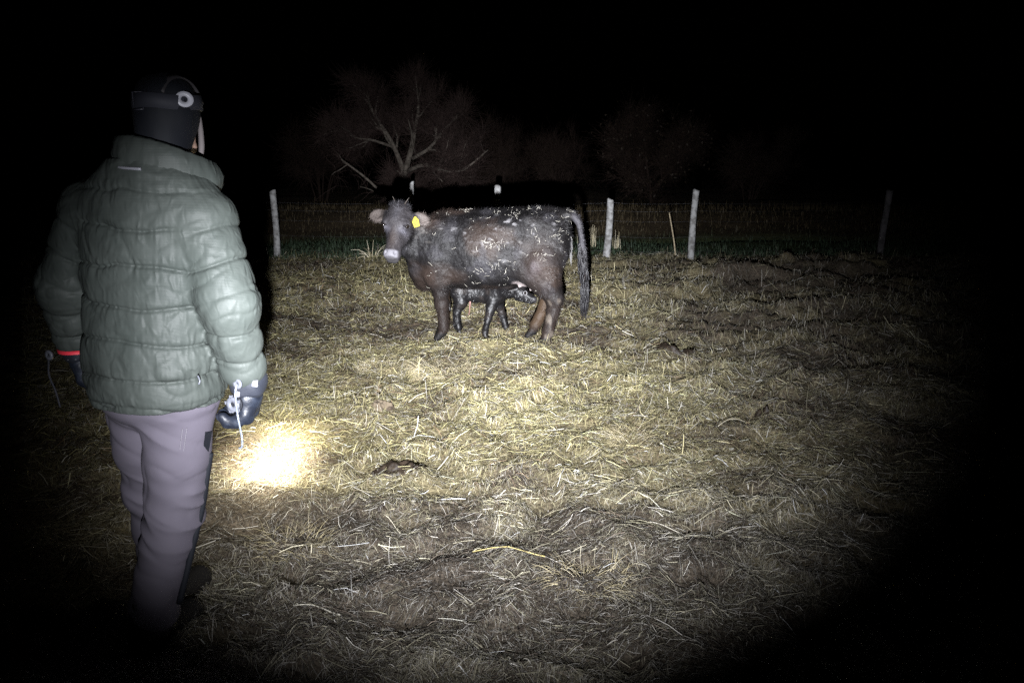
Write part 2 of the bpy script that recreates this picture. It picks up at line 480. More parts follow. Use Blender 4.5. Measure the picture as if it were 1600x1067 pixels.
def strands(x, y, L, Wd, tilt, az=None):
    n = len(x)
    az = np.where(rng.random(n) < 0.3, 3.2 * noise2(x * 2.2, y * 2.2, 55) + rng.normal(0, 0.45, n), rng.random(n) * 2 * math.pi) if az is None else az
    d = np.stack([np.cos(az), np.sin(az)], 1)
    perp = np.stack([-d[:, 1], d[:, 0]], 1)
    bend = rng.normal(0, 0.035, n) * L
    P = np.zeros((n, 3, 3), np.float32)
    for k, t in enumerate((-0.5, 0.0, 0.5)):
        q = np.stack([x, y], 1) + d * (t * L)[:, None] + perp * (bend * (1 - 4 * t * t))[:, None]
        P[:, k, :2] = q
        P[:, k, 2] = gh(q[:, 0], q[:, 1])
    rise = np.tan(tilt) * L
    lift = rng.random(n) ** 3 * 0.020 + 0.002
    P[:, 0, 2] += lift; P[:, 1, 2] = np.maximum(P[:, 1, 2], 0.5 * (P[:, 0, 2] + P[:, 2, 2]) - 0.004) + lift + rise * 0.45; P[:, 2, 2] += lift + rise
    P[:, 2, :2] -= d * (L * (1 - np.cos(tilt)))[:, None]
    roll = rng.normal(0, 0.5, n)
    side = np.concatenate([perp * np.cos(roll)[:, None], np.sin(roll)[:, None]], 1)
    return P, side

allV, allF, allT, off = [], [], [], 0
def push(V, F, T):
    global off
    allV.append(V); allF.append(F + off); allT.append(T); off += len(V)
def thin(x, y, keep_bare=0.72):
    return rng.random(len(x)) < (1 - 0.8 * prints(x, y)) * ( keep_bare + (1 - keep_bare) * sstep(0.25, 0.6, patch(x, y)))
# fine hay, near and far
for n, ylo, yhi, pw, l0, l1, w0, w1 in ((170000, 1.9, 5.2, 0.9, 0.010, 0.045, 0.0008, 0.0018), (60000, 4.8, 8.0, 0.6, 0.015, 0.06, 0.0014, 0.0026), (125000, 1.9, 5.0, 0.98, 0.015, 0.065, 0.0010, 0.0022), (110000, 4.6, 9.0, 0.6, 0.035, 0.12, 0.002, 0.0038), (80000, 8.0, 13.5, 0.4, 0.05, 0.15, 0.003, 0.0055)):
    x, y = straw_points(n, ylo, yhi, pw, -0.80, 0.78)
    kk = thin(x, y); x, y = x[kk], y[kk]; n = len(x)
    L = l0 + (l1 - l0) * rng.random(n) ** 1.6
    Wd = w0 + (w1 - w0) * rng.random(n) ** 2
    tilt = np.abs(rng.normal(0, 0.10, n)) + (rng.random(n) < 0.07 + 0.12 * (ylo > 7)) * rng.random(n) * 0.8
    P, side = strands(x, y, L, Wd, tilt)
    V, F = ribbons(P, Wd[:, None] * np.array([0.8, 1.0, 0.6]), side)
    push(V, F, np.repeat(straw_colors(x, y), 6, 0))
# thicker stems, three-sided
for n, ylo, yhi, pw in ((14000, 1.9, 5.5, 0.9), (14000, 5.2, 11.0, 0.5)):
    x, y = straw_points(n, ylo, yhi, pw, -0.80, 0.75)
    kk = thin(x, y, 0.5); x, y = x[kk], y[kk]; n = len(x)
    L = 0.025 + 0.12 * rng.random(n) ** 3.0
    r = (0.0008 + 0.0012 * rng.random(n) ** 2) * (1 + 0.10 * np.maximum(y - 3, 0))
    P, side = strands(x, y, L, r * 2, np.abs(rng.normal(0, 0.08, n)) + (rng.random(n) < 0.05) * rng.random(n) * 0.6)
    V, F = tubes(P, np.repeat(r[:, None], 3, 1), 3, False)
    push(V, F, np.repeat(np.minimum(straw_colors(x, y) * 1.6, 0.78), 9, 0))
litter = mesh('straw_litter', np.concatenate(allV), np.concatenate(allF), M_straw, None, False, np.concatenate(allT))
tag(litter, 'trampled straw and hay strewn over the muddy yard', 'straw', kind='stuff')

# single stalks that stand out
def stalk(x0, y0, x1, y1, r, col, label, arch=0.004):
    t = np.linspace(0, 1, 9)
    px = x0 + (x1 - x0) * t; py = y0 + (y1 - y0) * t + 0.012 * np.sin(t * 5)
    pz = gh(px, py); pz = np.convolve(np.pad(pz, 2, 'edge'), np.ones(5) / 5, 'valid'); pz = np.maximum(pz, gh(px, py) - 0.004) + 0.010 + arch * np.sin(t * math.pi)
    V, F = tubes(np.stack([px, py, pz], -1)[None], np.full((1, 9), r) * np.where((np.arange(9) % 4) == 0, 1.25, 1.0), 6)
    o = mesh('straw_stalk', V, F, M_straw, tint=np.array(col))
    return tag(o, label, 'straw', 'single long straw stalks')
stalk(-0.165, 2.94, 0.135, 2.885, 0.0024, (0.50, 0.41, 0.17), 'long yellow stalk lying crosswise in the foreground below the cow')
stalk(0.62, 3.20, 0.79, 3.12, 0.0024, (0.50, 0.46, 0.38), 'pale thick stalk at the edge of the lit straw, right foreground')
stalk(0.70, 3.01, 0.86, 3.07, 0.002, (0.46, 0.43, 0.34), 'shorter pale stalk just below the thick one in the right foreground')
stalk(-0.60, 3.33, -0.50, 3.18, 0.0022, (0.70, 0.64, 0.50), 'straight pale stalk below the dark dung pat, pointing at the camera')
stalk(-0.80, 2.52, -0.62, 2.49, 0.0022, (0.62, 0.58, 0.48), 'grey stalk in the dim foreground right of the boots')
stalk(1.25, 4.42, 1.44, 4.50, 0.002, (0.50, 0.45, 0.34), 'pale curved stalk alone on the dim right side of the yard', 0.03)

# ------------------------------------------------------------------ dung, clods, tufts
def lump(name, x, y, rx, ry, hz, seed, mat, label, cat, ring=0.0, rot=0.0, group=None):
    nr, na = 14, 40
    rr = np.linspace(0.02, 1, nr)[:, None]; an = np.linspace(0, 2 * math.pi, na, endpoint=False)[None]
    edge = 1 + 0.42 * noise2(np.cos(an) * 1.8 + seed, np.sin(an) * 1.8, 40 + seed)
    lx = rr * np.cos(an) * rx * edge; ly = rr * np.sin(an) * ry * edge
    wx = x + lx * math.cos(rot) - ly * math.sin(rot); wy = y + lx * math.sin(rot) + ly * math.cos(rot)
    prof = (1 - rr ** 2.6) * (1 - ring * np.exp(-(rr / 0.45) ** 2)) + 0 * an
    z = gh(wx, wy) + hz * prof * (0.75 + 0.8 * noise2(wx * 26, wy * 26, seed)) + 0.25 * hz * prof * np.abs(noise2(wx * 60, wy * 60, seed + 1)) - 0.02 * (rr > 0.97)
    V = np.stack([wx, wy, z], -1).reshape(-1, 3)
    i = np.arange(nr - 1)[:, None] * na; j = np.arange(na)[None]; j2 = (j + 1) % na
    F = np.stack([i + j, i + na + j, i + na + j2, i + j2], -1).reshape(-1, 4)
    V = V - np.array([x, y, 0]); o = mesh(name, V, F, mat); o.location = (x, y, 0)
    return tag(o, label, cat, group)
lump('dung_pat', -0.60, 3.86, 0.145, 0.095, 0.040, 1, M_dung, 'dark wet dung pat in the bright straw right of the torch spot', 'dung', 0.35, group='dung pats')
lump('dung_pat', 1.36, 6.33, 0.17, 0.09, 0.042, 2, M_dung, 'dark dung pat on the dim straw, level with the cow hooves', 'dung', 0.3, group='dung pats')
lump('dung_pat', 0.60, 5.02, 0.12, 0.06, 0.022, 3, M_dung, 'flat dung pat in the straw straight below the cow tail', 'dung', 0.2, group='dung pats')
lump('clod', -0.86, 4.90, 0.10, 0.06, 0.06, 5, material('clay', (0.16, 0.125, 0.085), 0.85, noise=(25, (0.07, 0.05, 0.035), 0.45, 0.65), bump=(40, 0.7, 0.01)), 'grey-brown clod poking out of the straw behind the torch spot', 'clod')
lump('clod', -0.62, 3.36, 0.022, 0.018, 0.022, 7, M_dung, 'small dark pellet in the straw just below the torch spot', 'clod')
lump('clod', 1.62, 4.76, 0.10, 0.055, 0.03, 8, M_dung, 'dark clod half buried far right where the light fades', 'clod')

def tuft(name, x, y, n, rad, hgt, cols, label, cat, mat, lean=0.5, wd=0.0022, seg=4, curl=0.3, group=None):
    a = rng.random(n) * 2 * math.pi; rr = rad * np.sqrt(rng.random(n)) * 0.6
    bx, by = rr * np.cos(a), rr * np.sin(a)
    H = hgt * (0.45 + 0.55 * rng.random(n)); ln = np.abs(rng.normal(0, lean, n)); ln = (ln + (0.75 if lean > 0.8 else 0)).clip(0, 1.42)
    az = a + rng.normal(0, 0.8, n)
    P = np.zeros((n, seg, 3), np.float32)
    bz = gh(x + bx, y + by)
    for k in range(seg):
        t = k / (seg - 1); th = ln * (0.6 + curl * t * 1.6)
        P[:, k, 0] = bx + np.cos(az) * np.sin(th) * H * t; P[:, k, 1] = by + np.sin(az) * np.sin(th) * H * t
        P[:, k, 2] = bz - 0.01 + np.cos(th) * H * t
    side = np.stack([-np.sin(az), np.cos(az), 0 * az], 1)
    Wd = wd * (0.6 + 0.8 * rng.random(n))[:, None] * np.linspace(1, 0.35, seg)[None]
    V, F = tubes(P, Wd * 0.5, 3, False)
    T = np.repeat(np.array(cols)[rng.integers(0, len(cols), n)] * (0.7 + 0.5 * rng.random((n, 1))), seg * 3, 0)
    o = mesh(name, V, F, mat, None, False, T); o.location = (x, y, 0)
    return tag(o, label, cat, group)
HAY = [(0.50, 0.43, 0.27), (0.40, 0.34, 0.19), (0.56, 0.50, 0.37), (0.28, 0.23, 0.14)]
tuft('hay_tuft', 0.70, 4.27, 260, 0.20, 0.11, HAY, 'small upright hay tuft on the straw, right of the middle', 'hay', M_straw, 0.9, group='hay tufts')
tuft('hay_tuft', -0.52, 5.85, 900, 0.42, 0.14, HAY, 'wide pale heap of hay in front of the cow', 'hay', M_straw, 1.1, group='hay tufts')
tuft('hay_tuft', -1.05, 5.95, 600, 0.34, 0.14, HAY, 'rounded hay heap left of the widest heap before the cow', 'hay', M_straw, 1.1, group='hay tufts')
tuft('hay_tuft', 0.22, 5.55, 350, 0.30, 0.12, HAY, 'flat pale hay tuft below the cow hind hooves', 'hay', M_straw, 1.2, group='hay tufts')
tuft('hay_tuft', -0.95, 3.05, 300, 0.26, 0.12, HAY, 'grey hay tuft beside the trouser leg near the torch spot', 'hay', M_straw, 1.1, group='hay tufts')
tuft('hay_tuft', 0.30, 2.72, 260, 0.24, 0.12, HAY, 'brownish hay tuft in the dim middle foreground', 'hay', M_straw, 1.0, group='hay tufts')

# ------------------------------------------------------------------ pasture grass beyond the fence
n = 42000
y = 13.0 + 10 * rng.random(n) ** 1.6; x = (-0.66 + 1.35 * rng.random(n)) * y
ed = noise2(x * 1.2, y * 1.2, 61)
kk = (y > 13.3 + 0.35 * ed) & (rng.random(n) < 0.35 + 0.65 * sstep(-0.5, 0.4, noise2(x * 0.6, y * 0.6, 62))); x, y = x[kk], y[kk]; n = len(x)
H = (0.06 + 0.13 * rng.random(n) ** 2) * (1 + 0.5 * sstep(17, 20, y)); az = rng.random(n) * 6.283; ln = rng.random(n) * 0.9
P = np.zeros((n, 3, 3), np.float32); bz = gh(x, y)
for k, t in enumerate((0, 0.5, 1)):
    th = ln * (0.4 + t); P[:, k] = np.stack([x + np.cos(az) * np.sin(th) * H * t, y + np.sin(az) * np.sin(th) * H * t, bz - 0.01 + np.cos(th) * H * t], 1)
V, F = ribbons(P, np.array([0.010, 0.009, 0.003])[None] * (0.7 + 0.6 * rng.random((n, 1))), np.stack([np.cos(az + 1.4), np.sin(az + 1.4), 0 * az], 1))
fr = sstep(16.5, 18.5, y)[:, None]
gc = (np.array([0.040, 0.062, 0.036]) * (1 - fr) + np.array([0.085, 0.065, 0.035]) * fr) * (0.6 + 0.8 * rng.random((n, 1)))
tag(mesh('pasture_grass', V, F, M_grass, None, False, np.repeat(gc, 6, 0)), 'short dark green grass of the pasture beyond the fence', 'grass', kind='stuff')

DRY = [(0.55, 0.48, 0.32), (0.42, 0.36, 0.22), (0.62, 0.56, 0.42)]
tuft('dry_grass_tuft', 1.42, 14.6, 26, 0.30, 0.42, DRY, 'row of thin dry stubble stems left of the short white post', 'dry grass', M_grass, 0.08, 0.010, group='dry grass by the fence')
tuft('dry_grass_tuft', 1.98, 14.4, 12, 0.16, 0.36, DRY, 'few thin dry stems right of the short white post', 'dry grass', M_grass, 0.10, 0.009, group='dry grass by the fence')
tuft('dry_grass_tuft', -2.35, 13.0, 22, 0.25, 0.36, DRY, 'bent dry grass stems left of the cow muzzle', 'dry grass', M_grass, 0.55, 0.010, curl=0.9, group='dry grass by the fence')
tuft('dry_grass_tuft', 0.95, 14.2, 20, 0.22, 0.34, DRY, 'dry grass stems seen between the rump and the tail', 'dry grass', M_grass, 0.12, 0.010, group='dry grass by the fence')

# ------------------------------------------------------------------ fence
M_post = material('weathered_wood', (0.36, 0.36, 0.36), 0.85, noise=(14, (0.17, 0.165, 0.16), 0.42, 0.62), bump=(45, 0.6, 0.01))
M_post_dimmed = material('weathered_wood_dimmed', (0.15, 0.14, 0.15), 0.9, noise=(14, (0.07, 0.066, 0.07), 0.42, 0.62), bump=(45, 0.6, 0.01))  # far right post: same wood, colour darkened to stand in for weak light
M_wire = material('galvanised_wire', (0.14, 0.14, 0.15), 0.6, 0.9)
fence = thing('wire_fence', 'wire fence on weathered pale wooden posts behind the cow', 'fence', (0, 13.1, 0))
posts = [(-4.08, 13.30, 1.14, 0.055, 0.00, 0.02), (-1.75, 13.20, 1.24, 0.040, 0.03, 0.06), (-0.27, 13.15, 1.22, 0.062, 0.0, 0.01), (1.60, 13.12, 0.99, 0.062, 0.02, 0.07), (3.01, 12.98, 1.15, 0.055, -0.01, 0.055), (6.60, 13.75, 1.15, 0.058, 0.0, 0.025)]
for i, (px, py, hh, r, ty, tx) in enumerate(posts):
    n, K = 12, 15
    t = np.linspace(0, 1, K); z = -0.25 + (hh + 0.25) * t
    an = np.arange(n) / n * 2 * math.pi
    sq = 1 / np.maximum(np.abs(np.cos(an)), np.abs(np.sin(an))) ** 0.45
    wob = 1 + 0.10 * noise2(np.cos(an)[None] * 1.3 + i * 7 + z[:, None] * 2.2, np.sin(an)[None] * 1.3 + z[:, None] * 1.5, 70 + i)
    rr = r * sq[None] * wob * (1.0 - 0.10 * t)[:, None]
    rr[-1] *= 0.86
    bow = 0.018 * np.sin(t * 4 + i * 2)
    X = px + (tx * z + bow)[:, None] + rr * np.cos(an)[None]; Y = py + (ty * z)[:, None] + rr * np.sin(an)[None] * 0.9
    Z = z[:, None] + 0 * an[None] + gh(px, py)
    Z[-1] += 0.02 * np.cos(an + i); Z[-2] = Z[-1] - 0.015
    V = np.stack([X, Y - 13.1, Z], -1).reshape(-1, 3)
    a = np.arange(K - 1)[:, None] * n; j = np.arange(n)[None]; j2 = (j + 1) % n
    F = np.stack([a + j, a + j2, a + n + j2, a + n + j], -1).reshape(-1, 4)
    q = (K - 1) * n
    F = np.concatenate([F] + [np.array([[q, q + 2 * s_ + 1, q + 2 * s_ + 2, q + (2 * s_ + 3) % n]]) for s_ in range(n // 2 - 1)])
    mesh('post', V, F, M_post_dimmed if i == 5 else M_post, fence)
for wz in (0.955, 0.83, 0.66, 0.40, 0.16):
    pts = []
    ends = [(-10.5, 13.6)] + [(p[0] + p[5] * wz, p[1] - p[3] - 0.004) for p in posts] + [(11.0, 14.3)]
    for (x0, y0), (x1, y1) in zip(ends[:-1], ends[1:]):
        for t in np.linspace(0, 1, 7)[:-1]:
            pts.append((x0 + (x1 - x0) * t, y0 + (y1 - y0) * t - 13.1, wz + (0.03 * x0 * 0) - 0.03 * 4 * t * (1 - t) * (0.4 + abs(x1 - x0) / 5)))
    P = np.array(pts)[None]
    V, F = tubes(P, np.full(P.shape[:2], 0.0010), 4)
    mesh('wire', V, F, M_wire, fence)

# thin stick standing by the fence
o = tube1('stick', [(0.06, 0, -0.1), (0.02, 0, 0.2), (-0.03, 0.0, 0.45), (-0.09, 0.0, 0.72)], [0.014, 0.012, 0.011, 0.009], material('pale_stick', (0.50, 0.42, 0.28), 0.8, noise=(40, (0.28, 0.22, 0.14), 0.4, 0.7)), n=6)
o.location = (2.74, 13.1, float(gh(2.74, 13.1))); tag(o, 'thin pale stick leaning upright between the two right white posts', 'stick')

# ------------------------------------------------------------------ trees
def branchy(limbs, rad, levels, seed, up=0.15, spread=0.8, lenf=0.55, count=(7, 6, 5), zmin=0.5):
    """limbs: polylines; grow side branches level by level. returns wood (V,F) and twig (V,F)"""
    g = np.random.default_rng(seed)
    wood, twig = [], []
    cur = []
    for l, r in zip(limbs, rad):
        P = spline(l, 12); cur.append((P, np.linspace(r[0], r[1], 12)))
    wood += cur
    for lv in range(levels):
        nxt = []
        for P, Rr in cur:
            Ltot = np.linalg.norm(np.diff(P, axis=0), axis=1).sum()
            for _ in range(count[lv]):
                t = 0.22 + 0.78 * g.random(); i = min(int(t * (len(P) - 1)), len(P) - 2)
                base = P[i] + (P[i + 1] - P[i]) * (t * (len(P) - 1) - i)
                T = P[i + 1] - P[i]; T = T / np.linalg.norm(T)
                d = T + g.normal(0, spread, 3) + np.array([0, 0, up]); d /= np.linalg.norm(d)
                L = Ltot * lenf * (0.5 + 0.7 * g.random()) * (1.1 - 0.4 * t)
                L = max(L, 0.25)
                k = 6
                pts = [base]; dd = d.copy()
                for s_ in range(k - 1):
                    dd = dd + g.normal(0, 0.16, 3) + np.array([0, 0, 0.04]); dd /= np.linalg.norm(dd)
                    pts.append(pts[-1] + dd * L / (k - 1))
                pts = np.array(pts); pts[:, 2] = np.maximum(pts[:, 2], zmin * 0.3)
                r0 = Rr[i] * 0.6
                nxt.append((pts, np.linspace(r0, max(r0 * 0.3, 0.004), k)))
        (wood if lv == 0 else twig).extend(nxt)
        cur = nxt
    return wood, twig
def join_tubes(lst, n):
    Vs, Fs, o = [], [], 0
    by = {}
    for P, r in lst: by.setdefault(len(P), []).append((P, r))
    for k, l in by.items():
        V, F = tubes(np.array([a for a, _ in l]), np.array([b for _, b in l]), n, n % 2 == 0)
        Vs.append(V); Fs.append(F + o); o += len(V)
    return np.concatenate(Vs), np.concatenate(Fs)
def tree(name, label, base, limbs, rad, seed, extra=2600, twig_mat=M_twig, cat='tree', leaves=0, **kw):
    t = thing(name, label, cat, base)
    wood, twig = branchy(limbs, rad, 3, seed, **kw)
    V, F = join_tubes(wood, 6); mesh('trunk', V, F, M_bark if twig_mat is M_twig else twig_mat, t)
    g = np.random.default_rng(seed + 1)
    ends = np.array([p[2 + g.integers(0, 4)] for p, _ in twig]); dirs = np.array([p[-1] - p[0] for p, _ in twig])
    s_ = g.integers(0, len(ends), extra)
    d = nrm(nrm(dirs[s_]) + g.normal(0, 0.6, (extra, 3))); L = 0.25 + 0.45 * g.random((extra, 1))
    b0 = ends[s_]
    P = np.stack([b0, b0 + d * L * 0.5 + g.normal(0, 0.03, (extra, 3)), b0 + d * L + g.normal(0, 0.06, (extra, 3))], 1)
    fine = [(p, np.array([0.004, 0.0035, 0.002])) for p in P]
    V, F = join_tubes(twig + fine, 3); cr_ = mesh('crown', V, F, twig_mat, t, False)
    if leaves:
        q = P[g.integers(0, extra, leaves), g.integers(1, 3, leaves)] + g.normal(0, 0.05, (leaves, 3))
        a = nrm(g.normal(0, 1, (leaves, 3))) * 0.05; b_ = nrm(np.cross(a, g.normal(0, 1, (leaves, 3)))) * 0.028
        V = np.stack([q - a, q + b_, q + a, q - b_], 1).reshape(-1, 3); F = np.arange(leaves * 4).reshape(-1, 4)
        lf = mesh('dry_leaves', V, F, material('dry_leaf', (0.030, 0.019, 0.010), 0.7), t, False); lf['kind'] = 'stuff'
    return t
tree('bare_tree', 'bare spreading tree with forked pale limbs behind the cow', (-3.45, 25, 0.3),
     [[(0, 0, -0.4), (-0.02, 0, 0.4), (0.03, 0, 0.95)],
      [(0.03, 0, 0.95), (-0.18, 0.1, 1.55), (-0.42, 0.0, 2.1), (-0.95, 0.2, 2.9), (-1.1, 0.3, 3.5)],
      [(0.03, 0, 0.95), (0.30, -0.1, 1.8), (0.38, 0.1, 2.3), (0.52, 0.0, 2.9), (0.50, 0.2, 3.55)],
      [(0.30, 0, 1.45), (0.85, -0.2, 1.75), (1.25, 0.0, 2.25), (1.75, 0.2, 2.75)],
      [(0.10, 0, 1.05), (0.75, -0.5, 1.25), (1.35, -0.6, 1.05), (2.0, -0.6, 1.15), (2.7, -0.4, 1.7)],
      [(-0.30, 0, 1.8), (-0.9, -0.3, 2.0), (-1.5, -0.2, 2.1), (-2.0, 0, 2.5)]],
     [(0.16, 0.12), (0.095, 0.03), (0.10, 0.03), (0.07, 0.025), (0.075, 0.025), (0.05, 0.02)], 11, 12000, count=(9, 6, 5), lenf=0.42)
tree('bare_tree', 'dim low tree with brown leaves left, behind the white posts', (4.6, 25.5, 0.3),
     [[(0, 0, -0.4), (-0.1, 0, 0.5), (-0.25, 0, 1.3), (-0.4, 0.1, 2.6)],
      [(-0.1, 0, 0.5), (-0.6, -0.2, 1.2), (-1.2, -0.2, 1.9)], [(0, 0, 0.4), (0.6, 0.1, 1.2), (1.0, 0.2, 2.1)]],
     [(0.07, 0.02), (0.045, 0.015), (0.05, 0.015)], 23, 6500, M_twig2, count=(8, 6, 4), leaves=1100)
tree('leaning_sapling', 'thin bare trunk leaning left behind the cow head', (-2.85, 22, 0.2),
     [[(0, 0, -0.3), (-0.6, 0, 0.35), (-1.2, 0.05, 0.95), (-1.9, 0.0, 1.5)]], [(0.055, 0.025)], 31, 60, count=(3, 3, 2), lenf=0.3)
for (bx, by, hgt, sp, sd, lb) in ((-6.6, 27, 2.2, 1.3, 41, 'dim brushwood shrub far left of the spreading tree'), (-0.5, 28, 2.3, 1.5, 42, 'dim reddish brushwood shrub above the cow back'), (1.6, 29, 2.1, 1.4, 43, 'dim brushwood shrub between the two trees'), (8.3, 27.5, 1.9, 1.4, 44, 'barely lit brushwood shrub right of the low tree'), (-2.2, 28.5, 2.1, 1.3, 45, 'dim brushwood shrub just behind the spreading tree')):
    g = np.random.default_rng(sd); lm = []
    for q in range(7):
        a = g.random() * 6.28; e = sp * (0.3 + 0.7 * g.random())
        lm.append([(0.1 * math.cos(a), 0.1 * math.sin(a), -0.3), (0.45 * e * math.cos(a), 0.45 * e * math.sin(a), hgt * 0.45), (e * math.cos(a), e * math.sin(a) * 0.7, hgt * (0.7 + 0.3 * g.random()))])
    tree('shrub', lb, (bx, by, 0.3), lm, [(0.03, 0.01)] * 7, sd, 3500, M_twig2, 'shrub', count=(6, 4, 3), lenf=0.4)

# ------------------------------------------------------------------ cow
def fur(name, V, F, col, n, length, flow, mat, parent, seed, lift=0.35, width=0.0022, msk=None, lenmap=None):
    """short coat hair: one thin blade per root, lying along the flow"""
    g = np.random.default_rng(seed)
    N = vnormals(V, F)
    pick = g.integers(0, len(F), n)
    w = g.random((n, 4)); w /= w.sum(1, keepdims=True)
    pos = (V[F[pick]] * w[..., None]).sum(1); nn = nrm((N[F[pick]] * w[..., None]).sum(1)); cc = (col[F[pick]] * w[..., None]).sum(1)
    if msk is not None:
        k = msk(pos, nn); pos, nn, cc = pos[k], nn[k], cc[k]
    n = len(pos)
    fl = flow(pos); fl = nrm(fl - (fl * nn).sum(1, keepdims=True) * nn + g.normal(0, 0.28, (n, 3)))
    L = length * (0.6 + 0.8 * g.random((n, 1)))
    if lenmap is not None: L = L * lenmap(pos)[:, None]
    d = nrm(fl + nn * lift * (0.4 + g.random((n, 1))))
    tip = pos + d * L - nn * 0.15 * L
    side = nrm(np.cross(d, nn)) * width * 0.5
    VV = np.stack([pos - side - nn * 0.002, pos + side - nn * 0.002, tip], 1).reshape(-1, 3)
    t = np.repeat(cc * (0.35 + 1.9 * g.random((n, 1)) ** 2), 3, 0)
    o = mesh(name, VV, np.arange(len(VV)).reshape(-1, 3), mat, parent, False, t)
    o['kind'] = 'stuff'
    return o

def loft(fld, xs, top, bot, wid, p=2.3, k=0.0, cy=None):
    xs, top, bot, wid = map(lambda a: np.array(a, np.float32), (xs, top, bot, wid))
    cy = np.zeros_like(xs) if cy is None else np.array(cy, np.float32)
    xi = np.linspace(xs[0], xs[-1], 200)
    def sm(a):
        v = spline(np.stack([xs, a, 0 * a], 1), 400); return np.interp(xi, v[:, 0], v[:, 1])
    T, B, Wd, Y = sm(top), sm(bot), sm(wid), sm(cy)
    def fn(x, y, z):
        t = np.interp(x, xi, T).astype(np.float32); b_ = np.interp(x, xi, B).astype(np.float32); w = np.interp(x, xi, Wd).astype(np.float32); c = np.interp(x, xi, Y).astype(np.float32)
        hh = (t - b_) / 2
        q = (np.abs((y - c) / w) ** p + np.abs((z - (t + b_) / 2) / hh) ** p) ** (1 / p)
        d = (q - 1) * np.minimum(w, hh)
        return np.maximum(d, np.maximum(xs[0] - x, x - xs[-1]))
    fld.put((xs[0], -wid.max() + cy.min(), bot.min()), (xs[-1], wid.max() + cy.max(), top.max()), fn, k)

M_coat = material('cow_coat', rough=0.58, tint=True, spec=0.2, bump=(45, 0.6, 0.014))
M_hair = material('cow_hair', rough=0.5, tint=True, spec=0.25)
M_eye = material('eye', (0.008, 0.006, 0.005), 0.08, spec=0.6)
M_horn = material('horn', (0.030, 0.024, 0.021), 0.5, noise=(30, (0.05, 0.04, 0.03), 0.4, 0.7))

COW = (-0.22, 7.03, 0.0)
cow = thing('cow', 'dark brown cow with yellow ear tag standing sideways, head turned to camera', 'cow', COW, R_(172))
f = Field((-0.97, -0.36, -0.03), (1.03, 0.66, 1.36), 0.0085)
loft(f, [-0.76, -0.72, -0.66, -0.55, -0.40, -0.20, 0.0, 0.2, 0.38, 0.52, 0.64, 0.72, 0.755],
     [1.00, 1.09, 1.155, 1.195, 1.205, 1.18, 1.165, 1.155, 1.16, 1.13, 1.05, 0.95, 0.86],
     [0.82, 0.74, 0.66, 0.60, 0.57, 0.51, 0.48, 0.47, 0.485, 0.50, 0.56, 0.63, 0.72],
     [0.06, 0.115, 0.175, 0.225, 0.245, 0.272, 0.285, 0.27, 0.225, 0.19, 0.145, 0.10, 0.05])
# hip bones, pin bones, spine, ribs, flank hollow
for s in (-1, 1):
    f.ell((-0.40, s * 0.185, 1.10), (0.07, 0.05, 0.05), 0.08)
    f.ell((-0.70, s * 0.085, 1.04), (0.05, 0.04, 0.05), 0.05)
    f.ell((-0.235, s * 0.30, 0.98), (0.10, 0.05, 0.12), 0.08, sub=True)
    f.ell((0.42, s * 0.15, 0.86), (0.13, 0.085, 0.24), 0.08)
f.cone((-0.6, 0, 1.185), (0.38, 0, 1.14), 0.022, 0.035, 0.06)
f.ell((0.60, 0, 0.53), (0.10, 0.08, 0.09), 0.10)          # brisket
# neck turning to the viewer
f.chain([(0.44, 0.02, 0.89), (0.585, 0.07, 0.95), (0.67, 0.16, 1.03), (0.715, 0.26, 1.12)], [0.225, 0.165, 0.115, 0.088], 0.09, 0.05)
f.chain([(0.62, 0.06, 0.66), (0.695, 0.17, 0.84), (0.725, 0.29, 0.97)], [0.10, 0.07, 0.055], 0.10, 0.05)   # throat and dewlap
for q in range(4):                                          # folds of skin on the neck
    f.cone((0.625 - 0.034 * q, 0.222 - 0.012 * q, 1.06 - 0.02 * q), (0.675 - 0.036 * q, 0.185 + 0.004 * q, 0.80 - 0.03 * q), 0.011, 0.010, 0.016)
# head
hp = np.array((0.725, 0.375, 1.245)); hd = np.array((0.075, 0.36, -0.93)); hd /= np.linalg.norm(hd)
hn = np.array((0.03, 1.0, 0.0)); hn = hn - (hn @ hd) * hd; hn /= np.linalg.norm(hn)
hr = np.cross(hd, hn)
hr_x = 1 if hr[0] > 0 else -1
HM = np.stack([hr, hn, hd])
def H(a, b_, c): return hp + hr * a + hn * b_ + hd * c
f.ell(H(0, -0.075, 0.10), (0.118, 0.10, 0.128), 0.05, HM)
f.ell(H(0, -0.07, 0.02), (0.075, 0.07, 0.055), 0.05, HM)
f.cone(H(-0.084, -0.025, 0.150), H(0.084, -0.025, 0.150), 0.047, 0.047, 0.04)
f.cone(H(0, -0.055, 0.14), H(0, -0.04, 0.41), 0.086, 0.056, 0.04)
for s in (-1, 1):
    f.ell(H(s * 0.055, -0.13, 0.20), (0.05, 0.08, 0.12), 0.05, HM)
    f.ell(H(s * 0.098, -0.012, 0.178), (0.026, 0.026, 0.022), 0.02, HM, sub=True)      # eye socket
    f.cone(H(s * 0.092, 0.012, 0.158), H(s * 0.108, -0.045, 0.162), 0.015, 0.012, 0.015)   # upper lid
    f.cone(H(s * 0.088, 0.006, 0.198), H(s * 0.104, -0.04, 0.196), 0.012, 0.010, 0.012)    # lower lid
f.cone(H(0, -0.13, 0.22), H(0, -0.085, 0.43), 0.062, 0.045, 0.05)
f.ell(H(0, -0.035, 0.435), (0.078, 0.058, 0.047), 0.04, HM)
f.ell(H(0, -0.075, 0.472), (0.052, 0.045, 0.030), 0.02, HM)
f.cone(H(-0.06, 0.006, 0.468), H(0.06, 0.006, 0.468), 0.006, 0.006, 0.006, sub=True)    # mouth line
for s in (-1, 1): f.ell(H(s * 0.040, 0.016, 0.425), (0.013, 0.022, 0.016), 0.01, HM, sub=True)
ears = []
